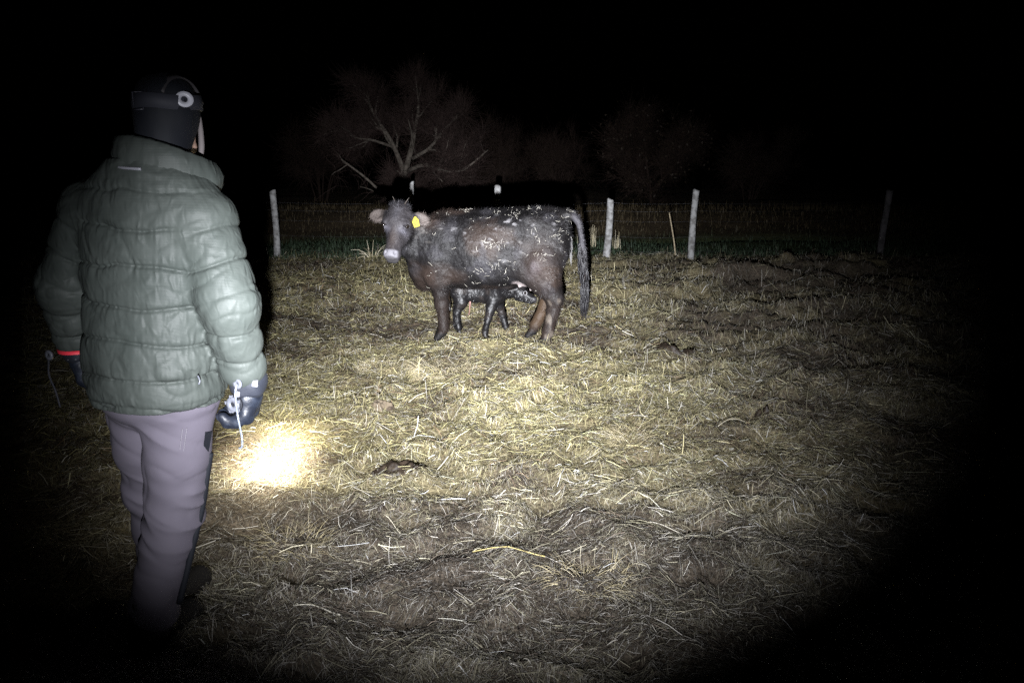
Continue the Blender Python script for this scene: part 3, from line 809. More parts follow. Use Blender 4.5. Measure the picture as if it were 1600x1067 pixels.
for s, reach, droop, yaw in ((hr_x, 0.185, 0.035, 0.25), (-hr_x, 0.165, 0.045, 0.50)):
    ea = nrm(hr * s * math.cos(yaw) - hn * math.sin(yaw) * 0.9 + hd * 0.05)
    base = H(s * 0.085, -0.085, 0.065); tip = base + ea * reach
    en = hn - (hn @ ea) * ea; en = nrm(en); ec = np.cross(ea, en)
    EM = np.stack([ea, en, ec])
    f.cone(base, base + ea * 0.06, 0.034, 0.024, 0.03)
    f.ell(base + ea * reach * 0.60, (reach * 0.52, 0.022, 0.056), 0.015, EM)
    f.ell(base + ea * reach * 0.63 + en * 0.020, (reach * 0.42, 0.019, 0.044), 0.006, EM, sub=True)
    ears.append((base, ea, en, ec, reach))
# legs
def hoof(x, y, tx=0.03):
    f.cone((x + tx * 0.4, y - 0.022, 0.055), (x + tx * 1.4, y - 0.026, 0.018), 0.036, 0.034, 0.01)
    f.cone((x + tx * 0.4, y + 0.022, 0.055), (x + tx * 1.4, y + 0.026, 0.018), 0.036, 0.034, 0.01)
f.chain([(0.46, 0.13, 0.74), (0.435, 0.135, 0.56), (0.425, 0.115, 0.45), (0.415, 0.108, 0.325), (0.407, 0.105, 0.20), (0.408, 0.10, 0.115), (0.418, 0.097, 0.06)], [0.135, 0.098, 0.074, 0.060, 0.043, 0.046, 0.040], 0.08, 0.03)
hoof(0.42, 0.097)
f.ell((0.43, 0.11, 0.34), (0.05, 0.048, 0.065), 0.03)
f.chain([(0.47, -0.13, 0.74), (0.455, -0.135, 0.56), (0.46, -0.115, 0.45), (0.455, -0.108, 0.325), (0.445, -0.105, 0.20), (0.445, -0.10, 0.115), (0.455, -0.097, 0.06)], [0.135, 0.098, 0.074, 0.058, 0.042, 0.046, 0.040], 0.08, 0.03)
hoof(0.455, -0.10)
f.ell((-0.53, 0.125, 0.84), (0.19, 0.10, 0.27), 0.08)
f.chain([(-0.50, 0.14, 0.72), (-0.555, 0.145, 0.54), (-0.63, 0.15, 0.42), (-0.615, 0.155, 0.30), (-0.59, 0.16, 0.19), (-0.572, 0.164, 0.115), (-0.56, 0.166, 0.06)], [0.165, 0.118, 0.076, 0.058, 0.047, 0.050, 0.043], 0.08, 0.035)
f.cone((-0.655, 0.15, 0.44), (-0.60, 0.14, 0.58), 0.035, 0.045, 0.04)                     # hamstring
f.chain([(-0.33, 0.175, 0.66), (-0.45, 0.16, 0.60)], [0.075, 0.09], 0.07, 0.05)            # stifle
hoof(-0.56, 0.167)
f.ell((-0.50, -0.125, 0.84), (0.19, 0.10, 0.27), 0.08)
f.chain([(-0.47, -0.13, 0.70), (-0.50, -0.13, 0.54), (-0.545, -0.125, 0.42), (-0.515, -0.115, 0.30), (-0.465, -0.108, 0.19), (-0.43, -0.104, 0.115), (-0.41, -0.10, 0.06)], [0.155, 0.11, 0.072, 0.056, 0.047, 0.050, 0.043], 0.08, 0.035)
hoof(-0.405, -0.10)
# udder
f.ell((-0.37, 0.005, 0.585), (0.115, 0.115, 0.088), 0.05)
for tx, ty in ((-0.30, 0.06), (-0.30, -0.05), (-0.40, 0.06), (-0.40, -0.05)): f.cone((tx, ty - 0.01, 0.53), (tx, ty - 0.01, 0.475), 0.016, 0.011, 0.015)
# tail
TP = spline([(-0.66, 0.0, 1.145), (-0.745, 0.012, 1.15), (-0.815, 0.03, 1.10), (-0.845, 0.045, 0.99), (-0.868, 0.055, 0.85), (-0.888, 0.06, 0.70), (-0.895, 0.062, 0.52), (-0.885, 0.06, 0.36)], 26)
TR = np.interp(np.linspace(0, 1, 26), [0, 0.15, 0.35, 0.6, 1], [0.048, 0.038, 0.025, 0.017, 0.010])
for i in range(25): f.cone(TP[i], TP[i + 1], TR[i], TR[i + 1], 0.03 if i < 4 else 0.01)
cV, cF = f.surface()
# lumps of muscle, skin folds and clotted hair
cN = vnormals(cV, cF)
cV = cV + cN * (0.008 * noise3(cV[:, 0] * 9, cV[:, 1] * 9, cV[:, 2] * 7, 81) + 0.0045 * noise3(cV[:, 0] * 30, cV[:, 1] * 30, cV[:, 2] * 22, 82))[:, None] * sstep(0.12, 0.5, cV[:, 2])[:, None]
x, y, z = cV.T
nz = noise3(x * 3.2, y * 3.2, z * 3.2, 83); nf = noise3(x * 12, y * 12, z * 8, 84)
dark = np.array([0.0048, 0.0043, 0.0046]); brown = np.array([0.0205, 0.0140, 0.0112]); tan = np.array([0.046, 0.029, 0.017]); grey = np.array([0.021, 0.020, 0.0225]); pink = np.array([0.24, 0.205, 0.20])
col = np.tile(dark, (len(cV), 1))
def blend(c, w):
    global col
    w = np.clip(w, 0, 1)[:, None]; col = col * (1 - w) + np.asarray(c) * w
blend(brown, 0.8 * sstep(-0.1, 0.5, nz + 0.35 * nf))
blend(grey * 1.15, 0.55 * sstep(0.15, 0.6, noise3(x * 7, y * 7, z * 6, 86) + 0.4 * noise3(x * 26, y * 26, z * 16, 87)))  # bluish grey blotches put the coat's mottled sheen into its colour
blend(brown * 1.3, 0.8 * np.exp(-(((x + 0.50) / 0.14) ** 2 + ((z - 0.72) / 0.22) ** 2)))
blend(brown * 1.3, 0.7 * np.exp(-(((x - 0.55) / 0.15) ** 2 + ((z - 0.58) / 0.10) ** 2)))
blend(brown * 1.1, 0.6 * sstep(0.55, 0.3, z))
blend(tan, 0.85 * sstep(0.06, -0.04, y) * sstep(0.5, 0.35, z) * sstep(0.0, -0.2, x) * sstep(0.06, 0.16, z))
blend(tan * 0.7, 0.7 * sstep(0.095, 0.06, y) * sstep(0.45, 0.35, z) * sstep(0.1, 0.3, x) * sstep(0.06, 0.16, z))
blend(brown * 1.6, 0.7 * np.exp(-(((x - 0.50) / 0.09) ** 2 + ((z - 1.10) / 0.07) ** 2)))      # tan smear on the shoulder top
blend(pink, 0.95 * sstep(1.15, 0.75, np.sqrt(((x + 0.36) / 0.14) ** 2 + ((y - 0.03) / 0.17) ** 2 + ((z - 0.56) / 0.12) ** 2)))
blend(np.array([0.13, 0.115, 0.125]), 0.75 * np.exp(-(((x + 0.40) / 0.075) ** 2 + ((z - 0.705) / 0.07) ** 2)) * sstep(0.05, 0.15, y) * sstep(-0.5, 0.3, nf + nz))   # pale sheen before the thigh, painted into the coat colour
blend(np.array([0.13, 0.11, 0.09]), 0.55 * sstep(0.2, 0.5, noise3(x * 25, y * 25, z * 12, 85)) * sstep(0.46, 0.40, z) * sstep(-0.45, -0.55, x) * sstep(0.05, 0.1, y))    # dried muck on the near hind leg
blend(grey * 3.0, 0.8 * sstep(-0.74, -0.80, x) * sstep(0.72, 0.9, z) * (0.6 + 0.4 * nf))                   # pale tail head
hv = cV - hp; ha, hb, hc = hv @ hr, hv @ hn, hv @ hd
onhead = sstep(0.30, 0.24, np.sqrt(ha ** 2 * 1.5 + (hb + 0.06) ** 2 * 2.0 + (hc - 0.22) ** 2 * 0.8)) * sstep(-0.16, -0.10, hb)
blend(grey * np.array([1.55, 1.48, 1.42]), 0.85 * onhead)
blend(brown * 1.4, 0.6 * onhead * np.exp(-((ha / 0.04) ** 2 + ((hc - 0.30) / 0.09) ** 2)))
blend(grey * 2.2, 0.7 * onhead * np.exp(-((ha / 0.03) ** 2 + ((hc - 0.06) / 0.07) ** 2)))
blend(np.array([0.075, 0.072, 0.085]), 0.8 * onhead * np.exp(-(((np.abs(ha) - 0.07) / 0.035) ** 2 + ((hc - 0.215) / 0.03) ** 2)))
blend(np.array([0.15, 0.145, 0.16]), 0.9 * sstep(0.392, 0.41, hc) * sstep(0.475, 0.455, hc) * sstep(-0.05, -0.01, hb) * sstep(0.075, 0.05, np.abs(ha)))
blend(np.array([0.05, 0.048, 0.05]), 0.7 * sstep(0.455, 0.475, hc) * sstep(0.12, 0.08, np.abs(ha)) * sstep(-0.12, -0.06, hb))
for (base, ea, en, ec, reach) in ears:
    q = cV - base; a_, b2, c2 = q @ ea, q @ en, q @ ec
    blend(np.array([0.075, 0.062, 0.056]), 0.9 * sstep(0.035, 0.07, a_) * sstep(reach * 1.25, reach * 1.1, a_) * sstep(0.075, 0.06, np.abs(c2)) * sstep(0.05, 0.035, np.abs(b2)))
    blend(dark, 0.6 * sstep(0.045, 0.02, np.abs(c2 - 0.01)) * sstep(0.03, 0.05, a_) * sstep(0.12, 0.07, a_) * sstep(0.035, 0.02, np.abs(b2)))
smear = noise3(x * 18, y * 18, z * 26, 88) + 0.6 * noise3(x * 45, y * 45, z * 60, 89)
blend(np.array([0.15, 0.145, 0.15]), 0.7 * sstep(0.45, 0.9, smear) * np.clip(1.2 * np.exp(-(((z - 1.07 + 0.04 * np.sin(x * 9)) / 0.05) ** 2)) * sstep(0.5, 0.3, x) + 0.8 * np.exp(-(((x + 0.12) / 0.2) ** 2 + ((z - 0.88) / 0.16) ** 2)) + 0.6 * np.exp(-(((x + 0.56) / 0.13) ** 2 + ((z - 0.98) / 0.1) ** 2)), 0, 1))   # dried muck smears
blend(np.array([0.09, 0.082, 0.075]), 0.6 * sstep(0.3, 0.8, smear) * np.exp(-(((x - 0.50) / 0.10) ** 2 + ((z - 1.02) / 0.10) ** 2)))
blend(np.array([0.010, 0.009, 0.009]), sstep(0.075, 0.055, z))
mesh('body', cV, cF, M_coat, cow, True, col)
ccol = col.copy()
def cflow(p):
    d = np.tile(np.array([-0.8, 0, -0.45]), (len(p), 1)); leg = sstep(0.55, 0.4, p[:, 2])[:, None]
    d = d * (1 - leg) + np.array([-0.15, 0, -1.0]) * leg
    h_ = sstep(0.60, 0.70, p[:, 0])[:, None] * sstep(0.72, 0.8, p[:, 2])[:, None]
    cl = np.stack([noise3(p[:, 0] * 9, p[:, 1] * 9, p[:, 2] * 9, 71 + i) for i in range(3)], 1)
    return d * (1 - h_) + np.array([-0.05, -0.1, -1.0]) * h_ + 0.9 * cl * (1 - h_)
fur('coat_hair', cV, cF, ccol * 1.15, 90000, 0.030, cflow, M_hair, cow, 5, 0.30, 0.0024, lambda p, n_: (p[:, 2] > 0.09) & ~((p[:, 0] < -0.22) & (p[:, 0] > -0.5) & (p[:, 2] < 0.62) & (np.abs(p[:, 1]) < 0.17)) & ~(((p - hp) @ hd > 0.37) & (p[:, 0] > 0.6) & (p[:, 1] > 0.3)))
fur('back_hair', cV, cF, ccol * 1.5, 60000, 0.038, lambda p: np.tile(np.array([-0.7, 0, 0.4]), (len(p), 1)), M_hair, cow, 6, 0.9, 0.003, lambda p, n_: (n_[:, 2] > 0.55) & (p[:, 2] > 1.05) & (p[:, 0] < 0.55))
fur('forelock', cV, cF, np.tile(grey * 1.6, (len(cV), 1)), 40000, 0.045, lambda p: np.tile(np.array([0.0, 0.5, 0.5]), (len(p), 1)), M_hair, cow, 7, 1.0, 0.003, lambda p, n_: (((p - hp) @ hd) < 0.05) & (np.abs((p - hp) @ hr) < 0.085) & (np.linalg.norm(p - hp, axis=1) < 0.16) & (n_[:, 2] > 0.1))
# eyes, horns, ear tag
def ball(name, c, r, mat, parent, sc=(1, 1, 1)):
    u = np.linspace(0, math.pi, 9)[:, None]; v = np.linspace(0, 2 * math.pi, 14, endpoint=False)[None]
    V = np.stack([np.sin(u) * np.cos(v) * sc[0], np.sin(u) * np.sin(v) * sc[1], np.cos(u) * sc[2] + 0 * v], -1).reshape(-1, 3) * r + np.asarray(c)
    i = np.arange(8)[:, None] * 14; j = np.arange(14)[None]; j2 = (j + 1) % 14
    return mesh(name, V, np.stack([i + j, i + 14 + j, i + 14 + j2, i + j2], -1).reshape(-1, 4), mat, parent)
for s in (-1, 1):
    ball('eye', H(s * 0.103, -0.012, 0.178), 0.022, M_eye, cow)
    b0 = H(s * 0.040, -0.05, -0.015)
    tube1('horn', [b0, b0 - hd * 0.030 + hr * s * 0.008, b0 - hd * 0.055 + hr * s * 0.022, b0 - hd * 0.075 + hr * s * 0.036 + hn * 0.01], [0.008, 0.006, 0.0035, 0.001], M_horn, cow, 8)
base, ea, en, ec, reach = ears[1]
tagc = base + ea * 0.052 + en * 0.045 - np.array([0, 0, 0.048])
tu = nrm(-hr * hr_x * 0.93 + np.array([0, 0, 0.36])); tw = nrm(np.array([0.0, 1.0, 0.0]) - tu * tu[1]); tv = np.cross(tw, tu)
if tv[2] < 0: tv = -tv
def prism(name, outline, c, u, v, w, th, mat, parent):
    o2 = np.asarray(outline, float); n_ = len(o2)
    A = c + o2[:, :1] * u + o2[:, 1:] * v
    V = np.concatenate([A - w * th / 2, A + w * th / 2])
    me = bpy.data.meshes.new(name)
    fs = [tuple(range(n_ - 1, -1, -1)), tuple(range(n_, 2 * n_))] + [(i, (i + 1) % n_, n_ + (i + 1) % n_, n_ + i) for i in range(n_)]
    me.from_pydata(V.tolist(), [], fs); me.materials.append(mat)
    o = bpy.data.objects.new(name, me); C.objects.link(o)
    if parent: o.parent = parent
    return o
M_tag = material('tag_plastic', (0.30, 0.235, 0.008), 0.5)
M_ink = material('tag_ink', (0.06, 0.035, 0.01), 0.6)
et = prism('ear_tag', [(-0.027, -0.042), (0.024, -0.042), (0.031, 0.016), (0.016, 0.048), (0.004, 0.048), (-0.031, 0.016)], tagc, tu, tv, tw, 0.004, M_tag, cow)
et['label'] = 'bright yellow ear tag with worn marks'
for (x0, y0, x1, y1) in ((-0.016, 0.012, -0.016, -0.02), (-0.016, -0.02, -0.002, -0.02), (0.004, 0.012, 0.016, 0.012), (0.016, 0.012, 0.005, -0.02)):
    a_ = np.array([x0, y0]); b_ = np.array([x1, y1]); d_ = (b_ - a_) / np.linalg.norm(b_ - a_); q = np.array([-d_[1], d_[0]]) * 0.003
    prism('tag_mark', [a_ - q, b_ - q, b_ + q, a_ + q], tagc + tw * 0.0035, tu, tv, tw, 0.002, M_ink, et)
ball('tag_stud', tagc + tv * 0.040 + tw * 0.003, 0.007, M_tag, et)
# tail switch: wet clotted locks
g = np.random.default_rng(12); n = 420
t0 = 0.50 + 0.46 * g.random(n); bi = (t0 * 25).astype(int); b0 = TP[bi]
ang = g.random(n) * 6.283; L = 0.10 + 0.15 * g.random(n)
rad = 0.010 + 0.034 * g.random(n)
P = np.zeros((n, 4, 3), np.float32)
for k, t in enumerate((0, 0.33, 0.66, 1)):
    rr = rad * math.sin(t * 2.4 + 0.3)
    P[:, k] = b0 + np.stack([np.cos(ang) * rr, np.sin(ang) * rr, -L * t], 1) + g.normal(0, 0.003, (n, 3))
V, F = tubes(P, np.array([0.0035, 0.0045, 0.0035, 0.001])[None] * (0.6 + 0.8 * g.random((n, 1))), 4, False)
sw = mesh('tail_switch', V, F, material('wet_hair', (0.007, 0.0062, 0.0078), 0.45, spec=0.4), cow); sw['kind'] = 'stuff'
# pale hair under the tail head
n = 40; b0 = np.stack([-0.738 - 0.02 * g.random(n), -0.03 + 0.09 * g.random(n), 0.98 - 0.22 * g.random(n)], 1)
P = np.stack([b0, b0 + np.array([-0.012, 0.006, -0.03]), b0 + np.array([-0.014, 0.008, -0.075]) + g.normal(0, 0.006, (n, 3))], 1)
V, F = tubes(P, np.tile([0.002, 0.002, 0.001], (n, 1)), 3, False)
o = mesh('rump_hair', V, F, material('pale_hair', (0.045, 0.042, 0.04), 0.6), cow, False); o['kind'] = 'stuff'
# bits of straw caught in the coat
cN = vnormals(cV, cF)
side_ok = np.where((cN[:, 1] > 0.35) & (cV[:, 2] > 0.50) & (cV[:, 0] < 0.52) | ((cN[:, 2] > 0.5) & (cV[:, 2] > 1.05) & (cV[:, 0] < 0.5)))[0]
w = 0.05 + np.exp(-(((cV[side_ok, 0] + 0.10) / 0.16) ** 2 + ((cV[side_ok, 2] - 0.86) / 0.17) ** 2)) * 1.6 + 0.7 * np.exp(-(((cV[side_ok, 0] + 0.58) / 0.16) ** 2 + ((cV[side_ok, 2] - 0.95) / 0.18) ** 2)) + 0.45 * sstep(1.09, 1.14, cV[side_ok, 2]) * sstep(0.5, 0.2, cV[side_ok, 0])
w *= 0.12 + 2.2 * np.maximum(noise3(cV[side_ok, 0] * 11, cV[side_ok, 1] * 11, cV[side_ok, 2] * 11, 91), 0)
ids = g.choice(side_ok, 420, p=w / w.sum())
n = len(ids); p0 = cV[ids] + cN[ids] * 0.006; t1 = nrm(np.cross(cN[ids], g.normal(0, 1, (n, 3)))); L = 0.003 + 0.024 * g.random((n, 1)) ** 2.6
P = np.stack([p0 - t1 * L, p0 + cN[ids] * 0.006 + g.normal(0, 0.003, (n, 3)), p0 + t1 * L + cN[ids] * 0.012 * g.random((n, 1))], 1)
V, F = tubes(P, np.tile([0.0010, 0.0011, 0.0007], (n, 1)) * (0.6 + 0.9 * g.random((n, 1))), 4)
o = mesh('straw_bits', V, F, M_straw, cow, False, np.repeat(np.array(HAY)[g.integers(0, 4, n)] * 0.3 + 0.2, 12, 0)); o['kind'] = 'stuff'; o['label'] = 'pale straw bits caught in the coat'

# ------------------------------------------------------------------ calf
calf = thing('calf', 'small wet black newborn calf nursing under the cow belly', 'calf', (-0.30, 7.30, 0.0))
f = Field((-0.40, -0.48, -0.02), (0.62, 0.26, 0.64), 0.007)
f.chain([(-0.19, 0.0, 0.425), (-0.05, 0.0, 0.405), (0.08, -0.03, 0.40), (0.17, -0.08, 0.405)], [0.098, 0.100, 0.104, 0.096], 0.0, 0.05)
f.ell((-0.20, 0.0, 0.44), (0.085, 0.095, 0.10), 0.05)
f.chain([(0.17, -0.08, 0.43), (0.26, -0.20, 0.445), (0.34, -0.31, 0.445)], [0.085, 0.066, 0.056], 0.06, 0.04)
f.ell((0.375, -0.345, 0.447), (0.068, 0.054, 0.058), 0.03)
f.cone((0.38, -0.350, 0.440), (0.485, -0.375, 0.395), 0.051, 0.034, 0.03)
f.ell((0.497, -0.378, 0.388), (0.030, 0.034, 0.028), 0.02)
f.cone((0.36, -0.340, 0.405), (0.47, -0.368, 0.368), 0.036, 0.022, 0.02)
f.ell((0.416, -0.402, 0.452), (0.018, 0.010, 0.014), 0.006, sub=True)
for s_ in (-1, 1):   # ears laid back
    f.cone((0.345, -0.335 + s_ * 0.05, 0.485), (0.275, -0.315 + s_ * 0.085, 0.470), 0.020, 0.014, 0.02)
def leg(pts, rs):
    f.chain(pts, rs, 0.05, 0.02)
    e = pts[-1]; f.cone((e[0], e[1] - 0.01, 0.028), (e[0] + 0.012, e[1] - 0.012, 0.010), 0.021, 0.020, 0.006); f.cone((e[0], e[1] + 0.01, 0.028), (e[0] + 0.012, e[1] + 0.012, 0.010), 0.021, 0.020, 0.006)
leg([(-0.20, -0.055, 0.40), (-0.185, -0.085, 0.31), (-0.225, -0.09, 0.215), (-0.222, -0.09, 0.13), (-0.212, -0.088, 0.065), (-0.206, -0.086, 0.03)], [0.085, 0.060, 0.036, 0.025, 0.029, 0.022])
leg([(-0.20, 0.06, 0.40), (-0.20, 0.085, 0.31), (-0.245, 0.09, 0.215), (-0.255, 0.09, 0.13), (-0.25, 0.088, 0.065), (-0.245, 0.086, 0.03)], [0.085, 0.060, 0.036, 0.025, 0.029, 0.022])
leg([(0.13, -0.12, 0.37), (0.105, -0.15, 0.28), (0.075, -0.19, 0.175), (0.058, -0.225, 0.10), (0.048, -0.245, 0.055), (0.046, -0.25, 0.03)], [0.070, 0.050, 0.034, 0.025, 0.029, 0.022])
leg([(0.15, -0.02, 0.37), (0.17, -0.01, 0.28), (0.205, 0.0, 0.175), (0.228, -0.01, 0.10), (0.240, -0.02, 0.055), (0.246, -0.02, 0.03)], [0.070, 0.050, 0.034, 0.025, 0.029, 0.022])
f.chain([(-0.28, 0.0, 0.46), (-0.315, 0.0, 0.40), (-0.31, 0.0, 0.30), (-0.30, 0.0, 0.22)], [0.022, 0.016, 0.012, 0.014], 0.02, 0.01)
V, F = f.surface()
N = vnormals(V, F)
curl = noise3(V[:, 0] * 55, V[:, 1] * 55, V[:, 2] * 40, 95)
V = V + N * (0.0035 * curl * sstep(0.10, 0.2, V[:, 2]))[:, None]
kc = np.tile(np.array([0.006, 0.0055, 0.006]), (len(V), 1))
kc[:] += np.array([0.012, 0.009, 0.007]) * (sstep(0.1, 0.6, noise3(V[:, 0] * 14, V[:, 1] * 14, V[:, 2] * 14, 96))[:, None] * 0.7)
mz = sstep(0.50, 0.515, V[:, 0])[:, None]; kc = kc * (1 - mz) + np.array([0.03, 0.028, 0.03]) * mz
mesh('body', V, F, material('calf_coat', rough=0.46, tint=True, spec=0.33, bump=(90, 0.5, 0.006)), calf, True, kc)
fur('coat_hair', V, F, kc, 16000, 0.018, lambda p: np.tile(np.array([-0.5, 0, -0.8]), (len(p), 1)) + 0.9 * np.stack([noise3(p[:, 0] * 20, p[:, 1] * 20, p[:, 2] * 20, 97), 0 * p[:, 0], noise3(p[:, 0] * 20, p[:, 1] * 20, p[:, 2] * 20, 98)], 1), material('calf_hair', rough=0.4, tint=True, spec=0.35), calf, 9, 0.35, 0.003, lambda p, n_: p[:, 2] > 0.05)
ec_ = np.array((0.416, -0.392, 0.452))
ey = ball('eye', ec_, 0.014, M_eye, calf)
a_ = np.linspace(0, 2 * math.pi, 14); rg = ec_ + np.array([0.004, -0.008, 0]) + 0.0165 * np.stack([np.cos(a_), 0.25 * np.cos(a_) * 0, np.sin(a_)], 1)
V, F = tubes(rg[None], np.full((1, 14), 0.0038), 5, False); mesh('eyelid', V, F, material('pale_lid', (0.14, 0.135, 0.14), 0.4), ey)
tube1('umbilical_cord', [(-0.10, -0.04, 0.315), (-0.105, -0.045, 0.26), (-0.108, -0.046, 0.22), (-0.118, -0.046, 0.175)], [0.010, 0.005, 0.004, 0.0025], material('umbilical', (0.20, 0.10, 0.085), 0.4), calf)

# ------------------------------------------------------------------ person
PR = np.array((-1.13, 2.35, 0.0)); YAW = R_(-14)
person = thing('person', 'person in sage puffer jacket, grey trousers and black headgear seen from behind', 'person', tuple(PR), YAW)
cyw, syw = math.cos(-YAW), math.sin(-YAW)
def wl(X, Y, Z):
    """world metres -> the person's own frame (x right, y forward)"""
    dx, dy = X - PR[0], Y - PR[1]
    return (dx * cyw - dy * syw, dx * syw + dy * cyw, Z)
lean = lambda z: 0.115 * sstep(0.9, 1.75, z) - 0.0
M_skin = material('skin', (0.50, 0.33, 0.26), 0.55, noise=(40, (0.42, 0.26, 0.20), 0.4, 0.7))
M_shell = material('jacket_shell', (0.064, 0.071, 0.063), 0.58, tint=True, noise=(4.5, (0.78, 0.80, 0.80), 0.42, 0.66), bump=(42, 0.12, 0.006), ridge=((9, 0.5, 0.022, (1, 1, 2.1)), (24, 0.45, 0.008, (1.8, 1.8, 1.0))), wave=(75, 0.2, 0.001, 'Z'), spec=0.19)
M_trouser = material('trouser_cloth', (0.086, 0.077, 0.096), 0.85, noise=(3, (0.074, 0.066, 0.084), 0.4, 0.65), bump=(400, 0.2, 0.002), ridge=((4.5, 0.45, 0.03, (1, 1, 1.9)), (12, 0.2, 0.01, (1, 1, 1.6))), spec=0.25)
M_black = material('black_fabric', (0.0045, 0.0055, 0.009), 0.75, bump=(300, 0.3, 0.002), spec=0.3)
M_strap = material('strap_webbing', (0.026, 0.027, 0.036), 0.7, bump=(350, 0.4, 0.001), spec=0.35)
M_glove = material('glove_leather', (0.006, 0.008, 0.014), 0.5, noise=(35, (0.013, 0.017, 0.027), 0.45, 0.65), bump=(90, 0.5, 0.003), spec=0.5)
M_glove2 = material('glove_knit', (0.008, 0.010, 0.017), 0.7, bump=(200, 0.4, 0.002))
M_plast = material('grey_plastic', (0.10, 0.105, 0.125), 0.4)
M_white = material('reflective_trim', (0.19, 0.19, 0.215), 0.45)
M_red = material('red_lining', (0.62, 0.03, 0.05), 0.6)
M_boot = material('boot', (0.018, 0.016, 0.015), 0.6, bump=(60, 0.4, 0.004))
# joints
hipR, kneR, ankR = wl(-1.055, 2.34, 0.86), wl(-1.115, 2.345, 0.48), wl(-1.205, 2.29, 0.10)
hipL, kneL, ankL = wl(-1.215, 2.42, 0.86), wl(-1.255, 2.50, 0.48), wl(-1.265, 2.52, 0.10)
shR, elR, wrR = (0.225, 0.0, 1.430), (0.305, -0.030, 1.20), (0.292, 0.035, 0.985)
shL, elL, wrL = (-0.165, 0.0, 1.455), (-0.282, -0.02, 1.225), (-0.318, 0.030, 1.055)
HD = np.array((0.108, 0.045, 1.735))           # middle of the head
# the body itself: one skin
f = Field((-0.45, -0.25, 0.0), (0.45, 0.42, 1.88), 0.0095)
f.chain([(0, 0.01, 0.92), (0.01, 0.0, 1.10), (0.03, 0.0, 1.30), (0.05, 0.0, 1.44)], [0.115, 0.11, 0.115, 0.095], 0.0, 0.05)
f.cone(np.array(shL) - np.array((0, 0, 0.03)), np.array(shR) - np.array((0, 0, 0.03)), 0.05, 0.05, 0.05)
f.cone((0.065, 0.01, 1.46), HD + np.array((0, -0.01, -0.08)), 0.062, 0.056, 0.05)
f.ell(HD + np.array((0, 0, 0.012)), (0.062, 0.084, 0.086), 0.02)
f.cone(HD + np.array((0, 0.04, -0.05)), HD + np.array((0, 0.07, -0.085)), 0.044, 0.028, 0.03)       # jaw and chin
f.cone(HD + np.array((0, 0.093, 0.01)), HD + np.array((0, 0.115, -0.03)), 0.009, 0.014, 0.012)    # nose
for s in (-1, 1):
    f.ell(HD + np.array((s * 0.033, 0.098, 0.012)), (0.016, 0.014, 0.011), 0.008, sub=True)       # eye hollow
    f.ell(HD + np.array((s * 0.062, -0.005, -0.005)), (0.008, 0.018, 0.030), 0.008)               # ear
f.cone(HD + np.array((-0.02, 0.098, -0.058)), HD + np.array((0.02, 0.098, -0.058)), 0.005, 0.005, 0.004, sub=True)   # mouth
for sh, el, wr in ((shR, elR, wrR), (shL, elL, wrL)):
    f.chain([sh, el, wr], [0.052, 0.042, 0.030], 0.05, 0.02)
    w_ = np.array(wr); f.cone(w_, w_ + np.array((0, 0.02, -0.09)), 0.030, 0.026, 0.02)
for hp_, kn, an_ in ((hipR, kneR, ankR), (hipL, kneL, ankL)):
    f.chain([hp_, kn, an_, (an_[0], an_[1] + 0.02, 0.05)], [0.088, 0.058, 0.042, 0.040], 0.08, 0.03)
    f.cone((an_[0], an_[1] - 0.02, 0.045), (an_[0] + 0.02, an_[1] + 0.15, 0.035), 0.036, 0.03, 0.03)
V, F = f.surface(); mesh('body', V, F, M_skin, person)

# jacket: quilted shell, torso and sleeves grown together
seamsT = np.array([0.80, 0.885, 0.975, 1.085, 1.195, 1.31, 1.42, 1.53, 1.64])
def puff(q, edges, A, p=4.0):
    i = np.clip(np.searchsorted(edges, q) - 1, 0, len(edges) - 2)
    t = np.clip((q - edges[i]) / (edges[i + 1] - edges[i]), 0, 1)
    return A * (1 - np.abs(2 * t - 1) ** p), np.minimum(t, 1 - t) * (edges[i + 1] - edges[i])
zs = np.array([0.855, 0.90, 0.98, 1.10, 1.22, 1.34, 1.43, 1.50, 1.555, 1.60, 1.64])
wT = np.array([0.195, 0.212, 0.216, 0.210, 0.210, 0.216, 0.212, 0.192, 0.168, 0.130, 0.10])
dT = np.array([0.155, 0.170, 0.176, 0.168, 0.160, 0.152, 0.146, 0.134, 0.122, 0.112, 0.10])
def crease(x, y, z, seed):
    """sharp valley lines"""
    return (1 - np.abs(noise3(x, y, z, seed))) ** 6
